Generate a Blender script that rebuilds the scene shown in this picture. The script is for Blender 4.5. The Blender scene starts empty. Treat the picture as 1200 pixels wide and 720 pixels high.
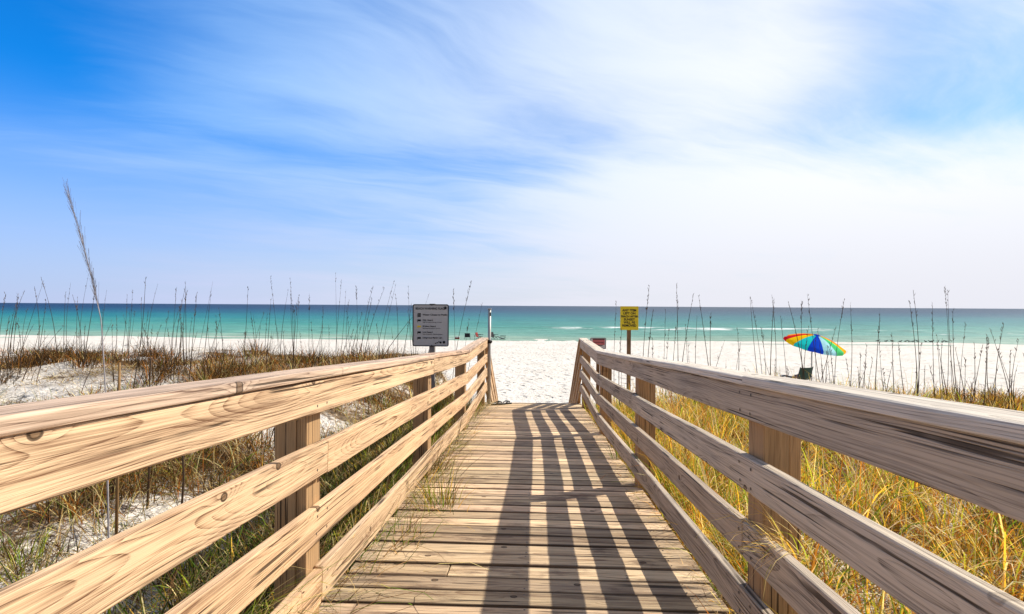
import bpy, bmesh, math, random
import numpy as np
from mathutils import Vector, Matrix, noise as mnoise

R = math.radians
random.seed(11)
RNG = np.random.default_rng(11)
scene = bpy.context.scene
col = scene.collection

# ---------------------------------------------------------------- camera, sky, sun, exposure
# world: +Y runs down the boardwalk to the sea, the eye is at z = 0 (about 3.7 m above the sea)
cam_d = bpy.data.cameras.new("camera")
cam = bpy.data.objects.new("camera", cam_d)
col.objects.link(cam)
cam_d.sensor_width = 36.0
cam_d.lens = 36.0 * 630 / 1200
cam_d.clip_start = 0.05
cam_d.clip_end = 60000
_yaw, _pitch, _roll = math.atan(28 / 630), -math.atan(1.5 / 630), math.atan(7 / 1200)
cam.matrix_world = (Matrix.Rotation(_yaw, 4, 'Z') @ Matrix.Rotation(R(90) + _pitch, 4, 'X') @ Matrix.Rotation(_roll, 4, 'Z'))
scene.camera = cam

SUN = Vector((0.979, 0.47, 1.0)).normalized()
SUN_EL = math.asin(SUN.z)
SUN_AZ = math.atan2(SUN.x, SUN.y)

scene.view_settings.view_transform = 'Standard'
scene.view_settings.look = 'None'
scene.view_settings.gamma = 1.0
scene.view_settings.use_curve_mapping = False
scene.view_settings.exposure = 0.31


# ---------------------------------------------------------------- node helper
class G:
    """Tiny expression builder over a node tree."""
    def __init__(self, nt):
        self.nt = nt

    def new(self, t, **kw):
        n = self.nt.nodes.new(t)
        for k, v in kw.items():
            setattr(n, k, v)
        return n

    def put(self, sock, v):
        if hasattr(v, 'is_linked') or isinstance(v, bpy.types.NodeSocket):
            self.nt.links.new(v, sock)
        else:
            sock.default_value = v

    def m(self, op, a, b=0.0, c=0.0, clamp=False):
        n = self.new('ShaderNodeMath', operation=op, use_clamp=clamp)
        for i, v in enumerate((a, b, c)):
            self.put(n.inputs[i], v)
        return n.outputs[0]

    def add(self, a, b): return self.m('ADD', a, b)
    def sub(self, a, b): return self.m('SUBTRACT', a, b)
    def mul(self, a, b): return self.m('MULTIPLY', a, b)

    def ss(self, v, a, b, lo=0.0, hi=1.0):
        n = self.new('ShaderNodeMapRange', interpolation_type='SMOOTHSTEP')
        for i, x in enumerate((v, a, b, lo, hi)):
            self.put(n.inputs[i], x)
        return n.outputs[0]

    def lin(self, v, a, b, lo=0.0, hi=1.0):
        n = self.new('ShaderNodeMapRange')
        for i, x in enumerate((v, a, b, lo, hi)):
            self.put(n.inputs[i], x)
        return n.outputs[0]

    def vec(self, x, y, z):
        n = self.new('ShaderNodeCombineXYZ')
        for i, v in enumerate((x, y, z)):
            self.put(n.inputs[i], v)
        return n.outputs[0]

    def xyz(self, v):
        n = self.new('ShaderNodeSeparateXYZ')
        self.put(n.inputs[0], v)
        return n.outputs[0], n.outputs[1], n.outputs[2]

    def vm(self, op, a, b):
        n = self.new('ShaderNodeVectorMath', operation=op)
        self.put(n.inputs[0], a)
        self.put(n.inputs[1], b)
        return n.outputs['Value'] if op in ('DOT_PRODUCT', 'LENGTH', 'DISTANCE') else n.outputs[0]

    def noise(self, v, scale=1.0, detail=3.0, rough=0.5, dist=0.0):
        n = self.new('ShaderNodeTexNoise')
        self.put(n.inputs['Vector'], v)
        n.inputs['Scale'].default_value = scale
        n.inputs['Detail'].default_value = detail
        n.inputs['Roughness'].default_value = rough
        n.inputs['Distortion'].default_value = dist
        return n.outputs['Fac']

    def mix(self, f, a, b, blend='MIX'):
        n = self.new('ShaderNodeMix', data_type='RGBA', blend_type=blend)
        self.put(n.inputs[0], f)
        for i, v in ((6, a), (7, b)):
            if isinstance(v, tuple) and len(v) == 3:
                v = (*v, 1.0)
            self.put(n.inputs[i], v)
        return n.outputs[2]

    def ramp(self, f, stops):
        n = self.new('ShaderNodeValToRGB')
        self.put(n.inputs[0], f)
        e = n.color_ramp.elements
        while len(e) < len(stops):
            e.new(0.5)
        for el, (p, c) in zip(e, stops):
            el.position = p
            el.color = (*c, 1.0)
        return n.outputs[0]

    def bump(self, h, strength, dist, normal=None):
        n = self.new('ShaderNodeBump')
        n.inputs['Strength'].default_value = strength
        n.inputs['Distance'].default_value = dist
        self.put(n.inputs['Height'], h)
        if normal is not None:
            self.put(n.inputs['Normal'], normal)
        return n.outputs[0]


# ---------------------------------------------------------------- world: Nishita sky under thin cirrus
world = bpy.data.worlds.new("World")
scene.world = world
world.use_nodes = True
wt = world.node_tree
wt.nodes.clear()
g = G(wt)
sky = g.new('ShaderNodeTexSky', sky_type='NISHITA')
sky.sun_disc = False
sky.sun_elevation = SUN_EL
sky.sun_rotation = SUN_AZ
sky.altitude = 0.0
sky.air_density = 1.0
sky.dust_density = 0.6
sky.ozone_density = 2.5
tc = g.new('ShaderNodeTexCoord')
dx, dy, dz = g.xyz(tc.outputs['Generated'])
up = g.m('MAXIMUM', dz, 0.0)
den = g.add(up, 0.10)
px, py = g.m('DIVIDE', dx, den), g.m('DIVIDE', dy, den)
# thin cirrus: long soft streaks, a broad veil toward the sun, thinner at the far left and in a gap high on the right
u = g.add(g.mul(px, 0.86), g.mul(py, 0.50))
v = g.add(g.mul(px, -0.50), g.mul(py, 0.86))
warp = g.noise(g.vec(g.mul(px, 0.7), g.mul(py, 0.7), 2.2), 1.0, 3.0, 0.5)
wsp = g.noise(g.vec(g.mul(u, 0.42), g.add(g.mul(v, 1.25), g.mul(warp, 1.4)), 3.7), 1.0, 7.0, 0.58, 0.5)
fine = g.noise(g.vec(g.mul(u, 1.3), g.add(g.mul(v, 4.2), g.mul(warp, 3.0)), 6.1), 1.0, 5.0, 0.6, 0.3)
soft = g.noise(g.vec(g.mul(px, 0.55), g.mul(py, 0.55), 9.3), 1.0, 2.0, 0.5, 0.3)
side = g.vm('DOT_PRODUCT', tc.outputs['Generated'], Vector((0.905, 0.42, -0.05)))
clear = g.mix(1.0, sky.outputs[0], g.mix(g.ss(side, -0.25, 0.75), (0.05, 0.88, 1.75), (0.55, 0.92, 1.22)), 'MULTIPLY')
bias = g.ss(side, -0.42, -0.05, -0.25, 0.11)
bias = g.add(bias, g.ss(side, 0.20, 0.72, 0.0, 0.12))
gapv = g.vm('DISTANCE', tc.outputs['Generated'], Vector((0.575, 0.765, 0.355)).normalized())
bias = g.sub(bias, g.ss(gapv, 0.27, 0.04, 0.0, 0.33))
bias = g.add(bias, g.mul(g.mul(g.ss(side, 0.30, 0.75), g.ss(up, 0.29, 0.17)), 0.30))
cov = g.add(g.add(g.mul(g.sub(wsp, 0.5), 0.72), g.mul(g.sub(soft, 0.5), 0.7)), g.add(bias, g.mul(g.sub(fine, 0.5), 0.34)))
mask = g.ss(cov, -0.26, 0.46, 0.0, 1.0)
mask = g.mul(mask, g.ss(up, 0.95, 0.45, 0.75, 1.0))
cl_col = g.mix(g.ss(side, -0.25, 0.85), (2.9, 5.1, 8.7), (8.5, 8.6, 8.9))
c1 = g.mix(g.mul(mask, 0.95), clear, cl_col)
# pale haze that thickens toward the horizon
hz = g.ss(up, -0.02, g.ss(side, -0.4, 0.3, 0.34, 0.27), 1.0, 0.0)
hz = g.mul(hz, 0.90)
hz_col = g.mix(g.ss(side, -0.6, 0.7), (4.4, 4.9, 7.2), (6.6, 6.6, 7.25))
c2 = g.mix(hz, c1, hz_col)
# unseen sky overhead and landward: even tone added to tune the ambient fill
over = g.m('MAXIMUM', g.ss(up, 0.50, 0.72), g.ss(dy, 0.30, -0.15))
c2 = g.mix(g.mul(over, 0.88), c2, (2.6, 3.05, 4.0))
bg = g.new('ShaderNodeBackground')
bg.inputs['Strength'].default_value = 0.10
wt.links.new(c2, bg.inputs['Color'])
wo = g.new('ShaderNodeOutputWorld')
wt.links.new(bg.outputs[0], wo.inputs[0])

sun_d = bpy.data.lights.new("sun", 'SUN')
sun_d.energy = 5.0
sun_d.angle = R(0.53)
sun_d.color = (1.0, 0.93, 0.80)
sun_o = bpy.data.objects.new("sun", sun_d)
col.objects.link(sun_o)
sun_o.rotation_euler = (-SUN).to_track_quat('-Z', 'Y').to_euler()
sun_o.location = SUN * 60


# ---------------------------------------------------------------- materials
def mat(name):
    m = bpy.data.materials.new(name)
    m.use_nodes = True
    nt = m.node_tree
    nt.nodes.clear()
    out = nt.nodes.new('ShaderNodeOutputMaterial')
    return m, G(nt), out


def bsdf(g, out, base, rough=0.6, normal=None, spec=0.3, metal=0.0):
    b = g.new('ShaderNodeBsdfPrincipled')
    g.put(b.inputs['Base Color'], (*base, 1.0) if isinstance(base, tuple) and len(base) == 3 else base)
    g.put(b.inputs['Roughness'], rough)
    b.inputs['Specular IOR Level'].default_value = spec
    b.inputs['Metallic'].default_value = metal
    if normal is not None:
        g.put(b.inputs['Normal'], normal)
    g.nt.links.new(b.outputs[0], out.inputs[0])
    return b


def plain(name, c, rough=0.6, spec=0.3, metal=0.0, var=0.15):
    m, g, out = mat(name)
    t = g.new('ShaderNodeTexCoord')
    n = g.noise(t.outputs['Object'], 9.0, 5.0, 0.6)
    k = g.lin(n, 0.25, 0.75, 1 - var, 1 + var)
    c2 = g.mix(1.0, c, g.vec(k, k, k), 'MULTIPLY')
    bsdf(g, out, c2, rough, g.bump(n, 0.15, 0.004), spec, metal)
    return m


def wood(name, light, dark, grey, grey_amt, ring_k=1.0, fibre_k=1.0, dirt=0.0, freq=105.0, stain=(0.10, 0.05, 0.02), vr=(0.84, 1.12), edge=0.0, gv=0.25, wander=0.11):
    """Sawn softwood: growth rings cut by the board, knots that bend them, fibre streaks, drying checks, weathering.
    Object space: X across the board, Y along it, Z through its thickness."""
    m, g, out = mat(name)
    t = g.new('ShaderNodeTexCoord')
    oi = g.new('ShaderNodeObjectInfo')
    rnd = oi.outputs['Random']
    r2 = g.m('FRACT', g.mul(rnd, 17.31))
    r3 = g.m('FRACT', g.mul(rnd, 71.77))
    r4 = g.m('FRACT', g.mul(rnd, 133.1))
    P = t.outputs['Object']
    x, y, z = g.xyz(P)
    off = g.vec(g.mul(rnd, 13.0), g.mul(r2, 37.0), g.mul(r3, 11.0))
    Q = g.vm('ADD', P, off)
    qx, qy, qz = g.xyz(Q)
    # slow wander of the pith along the board -> cathedral figure on the face
    w1 = g.sub(g.noise(g.vec(0.0, g.mul(qy, 0.75), g.mul(qx, 0.6)), 1.0, 2.0, 0.5), 0.5)
    w2 = g.sub(g.noise(g.vec(g.mul(qx, 5.0), g.mul(qy, 1.6), g.mul(qz, 5.0)), 1.0, 3.0, 0.55), 0.5)
    w3 = g.sub(g.noise(g.vec(3.1, g.mul(qy, 0.9), 8.0), 1.0, 1.0, 0.5), 0.5)
    # knots: one cell point of a stretched Voronoi grid, measured in metres
    vo = g.new('ShaderNodeTexVoronoi', feature='F1', distance='EUCLIDEAN')
    vo.inputs['Scale'].default_value = 1.0
    vo.inputs['Randomness'].default_value = 0.9
    sc = (1 / 0.15, 1 / 0.62, 1.0)
    g.put(vo.inputs['Vector'], g.vec(g.mul(qx, sc[0]), g.mul(qy, sc[1]), g.mul(rnd, 91.0)))
    vx, vy, vz = g.xyz(vo.outputs['Position'])
    kx = g.sub(qx, g.mul(vx, 0.15))
    ky = g.sub(qy, g.mul(vy, 0.62))
    kr = g.xyz(vo.outputs['Color'])[0]
    on = g.ss(kr, 0.60, 0.70)
    wx, wy = g.mul(kx, 1 / 0.026), g.mul(ky, 1 / 0.075)
    swirl = g.m('EXPONENT', g.mul(g.add(g.mul(wx, wx), g.mul(wy, wy)), -1.0))
    swirl = g.mul(swirl, on)
    kd = g.m('SQRT', g.add(g.mul(kx, kx), g.mul(g.mul(ky, ky), 0.55)))
    kd = g.add(kd, g.mul(w2, 0.010))
    core = g.mul(g.ss(kd, 0.011, 0.007), on)
    rim = g.mul(g.ss(g.m('ABSOLUTE', g.sub(kd, 0.0105)), 0.004, 0.001), on)
    cx = g.add(g.mul(g.sub(r2, 0.5), 0.16), g.mul(w1, wander))
    cz = g.add(g.add(-0.035, g.mul(r3, -0.10)), g.mul(w3, 0.10))
    ax = g.add(g.sub(x, cx), g.mul(w2, 0.0065))
    az = g.add(g.sub(z, cz), g.mul(w2, 0.0055))
    rad = g.m('SQRT', g.add(g.mul(ax, ax), g.mul(az, az)))
    rad = g.add(rad, g.mul(swirl, 0.014))
    ph = g.m('FRACT', g.mul(rad, freq))
    ring = g.mul(g.m('POWER', ph, 3.0), g.ss(ph, 1.0, 0.93))
    rv = g.noise(g.vec(g.mul(rad, freq * 0.37), 0.0, rnd), 1.0, 1.0)
    ring = g.mul(ring, g.lin(rv, 0.3, 0.7, 0.25, 1.35))
    fib = g.noise(g.vec(g.mul(qx, 300.0), g.mul(qy, 1.9), g.mul(qz, 300.0)), 1.0, 4.0, 0.68)
    ring = g.mul(ring, g.lin(fib, 0.34, 0.62, 0.25, 1.15))
    lng = g.noise(g.vec(g.mul(qx, 16.0), g.mul(qy, 0.55), g.mul(qz, 16.0)), 1.0, 5.0, 0.68)
    stk = g.noise(g.vec(g.mul(qx, 62.0), g.mul(qy, 0.9), g.mul(qz, 62.0)), 1.0, 6.0, 0.70)
    chk = g.noise(g.vec(g.mul(qx, 85.0), g.mul(qy, 0.9), g.mul(qz, 85.0)), 1.0, 2.0, 0.4)
    chk = g.mul(g.ss(chk, 0.60, 0.66), g.ss(g.noise(Q, 3.1, 2.0), 0.40, 0.56))
    blot = g.noise(g.vec(g.mul(qx, 9.0), g.mul(qy, 1.5), g.mul(qz, 9.0)), 1.0, 4.0, 0.6)
    f = g.add(g.mul(ring, 0.85 * ring_k), g.mul(g.sub(fib, 0.47), 1.7 * fibre_k))
    f = g.add(f, g.mul(g.sub(stk, 0.48), 1.25 * fibre_k))
    f = g.m('ADD', f, g.add(g.mul(g.ss(blot, 0.48, 0.70), 0.22), g.mul(g.ss(lng, 0.50, 0.68), 0.34)), clamp=True)
    c = g.mix(f, light, dark)
    ga = g.m('ADD', g.mul(g.sub(blot, 0.5), 1.1), g.add(grey_amt, g.mul(g.sub(r4, 0.5), gv)), clamp=True)
    gc = g.mix(f, grey, tuple(v * 0.42 for v in grey))
    c = g.mix(ga, c, gc)
    c = g.mix(g.mul(core, 0.75), c, stain)
    c = g.mix(g.mul(rim, 0.85), c, (0.025, 0.013, 0.006))
    c = g.mix(g.mul(chk, 0.85), c, (0.03, 0.018, 0.01))
    if dirt:
        d1 = g.noise(g.vec(g.mul(qx, 7.0), g.mul(qy, 2.2), g.mul(rnd, 50.0)), 1.0, 6.0, 0.7)
        c = g.mix(g.mul(g.ss(d1, 0.52, 0.70), dirt), c, (0.13, 0.07, 0.045))
    if edge:
        en = g.add(g.m('ABSOLUTE', x), g.mul(g.sub(blot, 0.5), 0.03))
        c = g.mix(g.ss(en, edge - 0.006, edge + 0.008, 0.0, 0.72), c, (0.09, 0.055, 0.035))
    val = g.lin(g.m('FRACT', g.mul(rnd, 7.7)), 0, 1, vr[0], vr[1])
    wr = g.lin(r4, 0, 1, 0.95, 1.06)
    c = g.mix(1.0, c, g.vec(g.mul(val, wr), val, g.mul(val, g.sub(2.0, wr))), 'MULTIPLY')
    h = g.add(g.add(g.mul(ring, -0.6), g.mul(fib, 0.7)), g.add(g.mul(chk, -1.6), g.mul(stk, -0.8)))
    h = g.add(h, g.mul(rim, -0.9))
    nrm = g.bump(h, 0.7, 0.003)
    bsdf(g, out, c, g.lin(fib, 0.2, 0.8, 0.62, 0.85), nrm, 0.22)
    return m


M = {}
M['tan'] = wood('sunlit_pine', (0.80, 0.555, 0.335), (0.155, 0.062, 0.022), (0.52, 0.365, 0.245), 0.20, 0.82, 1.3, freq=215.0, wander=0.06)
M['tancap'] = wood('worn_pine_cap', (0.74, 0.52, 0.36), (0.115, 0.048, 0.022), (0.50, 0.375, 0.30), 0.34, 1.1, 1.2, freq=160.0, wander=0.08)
M['grey'] = wood('shaded_weathered_pine', (0.66, 0.515, 0.365), (0.10, 0.066, 0.042), (0.47, 0.405, 0.34), 0.50, 0.95, 1.2, freq=165.0, wander=0.085)  # same pine as the left rail, greyed so the colour carries its shade
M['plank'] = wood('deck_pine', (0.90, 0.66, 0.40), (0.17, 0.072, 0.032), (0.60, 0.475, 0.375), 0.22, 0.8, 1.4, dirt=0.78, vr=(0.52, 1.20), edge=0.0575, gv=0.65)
M['greycap'] = wood('sunlit_cap', (0.82, 0.72, 0.60), (0.14, 0.092, 0.06), (0.72, 0.65, 0.565), 0.50, 1.0, 1.1, freq=165.0, wander=0.08)  # paler than its boards: sun glare on the top put into the colour
M['post'] = wood('treated_post', (0.50, 0.30, 0.145), (0.20, 0.105, 0.045), (0.34, 0.235, 0.145), 0.25, 0.8, 0.9)
M['joist'] = wood('damp_joist', (0.25, 0.17, 0.10), (0.12, 0.07, 0.04), (0.2, 0.16, 0.13), 0.3)
M['nail'] = plain('rusty_nail', (0.05, 0.035, 0.03), 0.5, 0.5)

# --- sand: quartz white, pitted by feet and wind, damp at the water's edge
m, g, out = mat('white_sand')
t = g.new('ShaderNodeTexCoord')
P = t.outputs['Object']
sx, sy, sz = g.xyz(P)
n1 = g.noise(P, 0.35, 4.0, 0.6)
n2 = g.noise(P, 2.6, 5.0, 0.62)
n3 = g.noise(P, 14.0, 4.0, 0.6)
n4 = g.noise(P, 260.0, 2.0, 0.6)
vo = g.new('ShaderNodeTexVoronoi', feature='SMOOTH_F1')
vo.inputs['Scale'].default_value = 2.4
vo.inputs['Smoothness'].default_value = 0.6
g.put(vo.inputs['Vector'], g.vm('ADD', P, g.vec(g.mul(n2, 0.5), g.mul(n3, 0.2), 0.0)))
pit = g.ss(vo.outputs['Distance'], 0.05, 0.34)
c = g.mix(g.ss(n1, 0.35, 0.7), (0.735, 0.685, 0.625), (0.66, 0.61, 0.55))
c = g.mix(g.mul(g.ss(n4, 0.55, 0.8), 0.35), c, (0.45, 0.40, 0.34))
c = g.mix(g.mul(g.ss(n3, 0.58, 0.75), 0.22), c, (0.52, 0.45, 0.37))
li = g.new('ShaderNodeAttribute', attribute_name='litter')
ln_ = g.noise(g.vec(g.mul(sx, 9.0), g.mul(sy, 14.0), 0.0), 1.0, 6.0, 0.72)
lm = g.ss(g.add(g.mul(g.sub(ln_, 0.5), 1.5), li.outputs['Fac']), 0.40, 0.62)
lc = g.mix(g.ss(g.noise(g.vec(g.mul(sx, 30.0), g.mul(sy, 40.0), 3.0), 1.0, 3.0, 0.6), 0.4, 0.62), (0.045, 0.026, 0.014), (0.34, 0.215, 0.10))
c = g.mix(g.mul(lm, 0.92), c, lc)
wet = g.ss(g.add(sy, g.mul(n1, 3.0)), 60.0, 62.5)
c = g.mix(g.mul(wet, 0.75), c, (0.50, 0.43, 0.34))
n5 = g.noise(P, 5.5, 3.0, 0.55)
c = g.mix(g.mul(g.ss(g.add(n5, g.mul(n3, 0.5)), 0.78, 0.95), 0.25), c, (0.42, 0.36, 0.29))
h = g.add(g.add(g.mul(pit, 1.0), g.mul(n2, 0.55)), g.add(g.mul(n3, 0.22), g.mul(n5, 0.5)))
bsdf(g, out, c, g.lin(wet, 0, 1, 0.95, 0.35), g.bump(h, 1.0, 0.16), 0.15)
M['sand'] = m

# --- sea: the colour of the water column over the deepening sandy bed, foam where it breaks
m, g, out = mat('gulf_water')
t = g.new('ShaderNodeTexCoord')
P = t.outputs['Object']
sx, sy, sz = g.xyz(P)
nb = g.noise(g.vec(g.mul(sx, 0.010), g.mul(sy, 0.035), 0.0), 1.0, 4.0, 0.6)
nc = g.noise(g.vec(g.mul(sx, 0.06), g.mul(sy, 0.35), 4.0), 1.0, 4.0, 0.65)
lg = g.m('LOGARITHM', g.m('MAXIMUM', sy, 1.0), 10.0)
lg = g.add(lg, g.add(g.mul(g.sub(nb, 0.5), 0.34), g.mul(g.sub(nc, 0.5), 0.10)))
f = g.lin(lg, 1.78, 3.3)
c = g.ramp(f, [(0.0, (0.26, 0.40, 0.28)), (0.05, (0.13, 0.34, 0.25)), (0.15, (0.055, 0.27, 0.21)), (0.27, (0.012, 0.185, 0.185)),
               (0.42, (0.004, 0.085, 0.125)), (0.58, (0.003, 0.035, 0.078)), (0.80, (0.003, 0.018, 0.050)), (1.0, (0.004, 0.018, 0.045))])
# paler, bluer water over the bar to the right
bar = g.mul(g.ss(g.m('DIVIDE', sx, sy), -0.75, 0.45), 0.40)
c = g.mix(bar, c, g.mix(0.55, c, (0.10, 0.17, 0.22)))
# ripples darken and lighten in bands
nr = g.noise(g.vec(g.mul(sx, 0.22), g.mul(sy, 1.1), 2.0), 1.0, 3.0, 0.6)
k = g.lin(nr, 0.3, 0.7, 0.58, 1.34)
c = g.mix(1.0, c, g.vec(k, k, k), 'MULTIPLY')
fo = g.new('ShaderNodeAttribute', attribute_name='foam')
fn = g.noise(g.vec(g.mul(sx, 0.13), g.mul(sy, 0.55), 7.0), 1.0, 6.0, 0.72)
fm = g.mul(g.ss(g.add(fo.outputs['Fac'], g.mul(g.sub(fn, 0.5), 3.4)), 0.50, 1.0), g.ss(fo.outputs['Fac'], 0.03, 0.16))
c = g.mix(fm, c, (0.80, 0.82, 0.80))
nw = g.noise(g.vec(g.mul(sx, 0.5), g.mul(sy, 1.3), 0.0), 1.0, 5.0, 0.65)
b = bsdf(g, out, c, g.lin(fm, 0, 1, 0.38, 0.9), g.bump(nw, 0.9, 0.5), 0.07)
M['sea'] = m

# --- dry and green grass blades, colour carried per blade, light shines through them
m, g, out = mat('grass_blade')
at = g.new('ShaderNodeAttribute', attribute_name='Col')
d = g.new('ShaderNodeBsdfDiffuse')
tr = g.new('ShaderNodeBsdfTranslucent')
g.put(d.inputs[0], at.outputs['Color'])
g.put(tr.inputs[0], g.mix(1.0, at.outputs['Color'], (1.25, 1.15, 0.75), 'MULTIPLY'))
ms = g.new('ShaderNodeMixShader')
ms.inputs[0].default_value = 0.48
g.nt.links.new(d.outputs[0], ms.inputs[1])
g.nt.links.new(tr.outputs[0], ms.inputs[2])
g.nt.links.new(ms.outputs[0], out.inputs[0])
M['grass'] = m
M['stalk'] = plain('dry_stalk', (0.085, 0.055, 0.035), 0.8, 0.1, var=0.35)
M['stalk_tan'] = plain('tan_stalk', (0.26, 0.155, 0.07), 0.8, 0.1, var=0.3)
M['plume'] = plain('seed_plume', (0.36, 0.33, 0.34), 0.9, 0.05, var=0.3)
M['seed'] = plain('seed_head', (0.13, 0.085, 0.055), 0.9, 0.05, var=0.3)
M['white_pole'] = plain('galvanised_pole', (0.36, 0.35, 0.33), 0.45, 0.5, 0.2)
M['signface'] = plain('sign_face_grey_white', (0.47, 0.45, 0.44), 0.45, 0.4, var=0.06)
M['signblack'] = plain('sign_black', (0.012, 0.012, 0.014), 0.5)
M['signred'] = plain('sign_red', (0.42, 0.03, 0.03), 0.5)
M['signpink'] = plain('sign_faded_red', (0.60, 0.17, 0.18), 0.5)
M['signwhite'] = plain('sign_white', (0.75, 0.72, 0.72), 0.5)
M['signyellow'] = plain('sign_yellow', (0.80, 0.60, 0.03), 0.5, var=0.08)
M['signgreen'] = plain('sign_green', (0.03, 0.22, 0.06), 0.5)
M['signpurple'] = plain('sign_purple', (0.14, 0.04, 0.24), 0.5)
M['signpost'] = plain('brown_post', (0.20, 0.11, 0.05), 0.8, var=0.3)
M['greypost'] = plain('grey_post', (0.22, 0.20, 0.19), 0.7, 0.3)
M['black'] = plain('black_plastic', (0.012, 0.012, 0.013), 0.5)
M['sole'] = plain('grey_sole', (0.42, 0.40, 0.38), 0.7)
M['navy'] = plain('dark_green_canvas', (0.018, 0.045, 0.032), 0.8)
M['frame'] = plain('dark_tube', (0.03, 0.035, 0.035), 0.4, 0.5)
M['redcloth'] = plain('red_cloth', (0.28, 0.03, 0.025), 0.8)
M['bird'] = plain('bird_dark', (0.05, 0.045, 0.045), 0.8)
M['birdbelly'] = plain('bird_pale', (0.55, 0.53, 0.50), 0.8)


def cloth(name, c):
    m, g, out = mat(name)
    t = g.new('ShaderNodeTexCoord')
    n = g.noise(t.outputs['Object'], 5.0, 4.0, 0.6)
    k = g.lin(n, 0.3, 0.7, 0.92, 1.06)
    c2 = g.mix(1.0, c, g.vec(k, k, k), 'MULTIPLY')
    d = g.new('ShaderNodeBsdfDiffuse')
    tr = g.new('ShaderNodeBsdfTranslucent')
    g.put(d.inputs[0], c2)
    g.put(tr.inputs[0], c2)
    ms = g.new('ShaderNodeMixShader')
    ms.inputs[0].default_value = 0.40
    g.nt.links.new(d.outputs[0], ms.inputs[1])
    g.nt.links.new(tr.outputs[0], ms.inputs[2])
    g.nt.links.new(ms.outputs[0], out.inputs[0])
    return m


UMB = [cloth('umbrella_' + n.replace(' ', '_'), c) for n, c in [
    ('blue', (0.012, 0.07, 0.62)), ('pale cyan', (0.42, 0.80, 0.86)), ('green', (0.10, 0.66, 0.22)), ('orange', (0.92, 0.45, 0.02)),
    ('red', (0.75, 0.025, 0.04)), ('purple', (0.25, 0.03, 0.35)), ('blue', (0.02, 0.10, 0.6)), ('green', (0.05, 0.5, 0.12)), ('orange', (0.9, 0.3, 0.02)), ('red', (0.75, 0.02, 0.03)), ('yellow', (0.94, 0.58, 0.01)), ('teal', (0.02, 0.62, 0.60))]]
UNAME = ['blue', 'pale cyan', 'green', 'orange', 'red', 'purple', 'dark blue', 'dark green', 'dark orange', 'scarlet', 'yellow', 'teal']


# ---------------------------------------------------------------- object helpers
def tag(o, label=None, cat=None, group=None, kind=None):
    for k, v in (('label', label), ('category', cat), ('group', group), ('kind', kind)):
        if v:
            o[k] = v
    return o


def thing(name, label, cat, loc=(0, 0, 0), group=None):
    o = bpy.data.objects.new(name, None)
    o.empty_display_size = 0.2
    o.location = loc
    col.objects.link(o)
    return tag(o, label, cat, group)


def child(o, parent):
    """Parent while keeping the world placement (parents are unrotated Empties or identity-like objects)."""
    if parent is not None:
        o.parent = parent
        if parent.type == 'EMPTY':
            o.matrix_parent_inverse = Matrix.Translation(-Vector(parent.location))
        else:
            o.matrix_parent_inverse = parent_world(parent).inverted()
    return o


def parent_world(o):
    if o.parent is None:
        return o.matrix_basis.copy()
    return parent_world(o.parent) @ o.matrix_parent_inverse @ o.matrix_basis


def obj(name, bm, mats, parent=None, smooth=False, mw=None):
    me = bpy.data.meshes.new(name)
    if smooth:
        for f in bm.faces:
            f.smooth = True
    bm.to_mesh(me)
    bm.free()
    for mm in (mats if isinstance(mats, (list, tuple)) else [mats]):
        me.materials.append(mm)
    o = bpy.data.objects.new(name, me)
    col.objects.link(o)
    if mw is not None:
        o.matrix_basis = mw
    return child(o, parent)


def arr_obj(name, V, F, mats, parent=None, smooth=False, colors=None):
    """Mesh from numpy arrays; F is (n,4) or (n,3)."""
    me = bpy.data.meshes.new(name)
    k = F.shape[1]
    me.vertices.add(len(V))
    me.vertices.foreach_set('co', V.astype(np.float32).ravel())
    me.loops.add(F.size)
    me.loops.foreach_set('vertex_index', F.astype(np.int32).ravel())
    me.polygons.add(len(F))
    me.polygons.foreach_set('loop_start', np.arange(0, F.size, k, dtype=np.int32))
    me.polygons.foreach_set('loop_total', np.full(len(F), k, dtype=np.int32))
    if smooth:
        me.polygons.foreach_set('use_smooth', np.ones(len(F), dtype=bool))
    me.update(calc_edges=True)
    if colors is not None:
        a = me.color_attributes.new('Col', 'FLOAT_COLOR', 'POINT')
        c4 = np.ones((len(V), 4), dtype=np.float32)
        c4[:, :3] = colors
        a.data.foreach_set('color', c4.ravel())
    for mm in (mats if isinstance(mats, (list, tuple)) else [mats]):
        me.materials.append(mm)
    o = bpy.data.objects.new(name, me)
    col.objects.link(o)
    return child(o, parent)


def loft(bm, rings, caps=True, mat_i=0):
    vs = [[bm.verts.new(p) for p in r] for r in rings]
    n = len(vs[0])
    for a, b in zip(vs, vs[1:]):
        for i in range(n):
            f = bm.faces.new((a[i], a[(i + 1) % n], b[(i + 1) % n], b[i]))
            f.material_index = mat_i
    if caps:
        bm.faces.new(vs[0][::-1]).material_index = mat_i
        bm.faces.new(vs[-1]).material_index = mat_i


def tube(bm, pts, rad, n=8, mat_i=0):
    pts = [Vector(p) for p in pts]
    rr = rad if isinstance(rad, (list, tuple)) else [rad] * len(pts)
    rings = []
    ref = Vector((0.31, 0.77, 0.12)).normalized()
    for i, p in enumerate(pts):
        d = (pts[min(i + 1, len(pts) - 1)] - pts[max(i - 1, 0)]).normalized()
        a = d.cross(ref)
        if a.length < 1e-3:
            a = d.cross(Vector((1, 0, 0)))
        a.normalize()
        b = d.cross(a)
        rings.append([p + (a * math.cos(2 * math.pi * k / n) + b * math.sin(2 * math.pi * k / n)) * rr[i] for k in range(n)])
    loft(bm, rings, True, mat_i)


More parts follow.
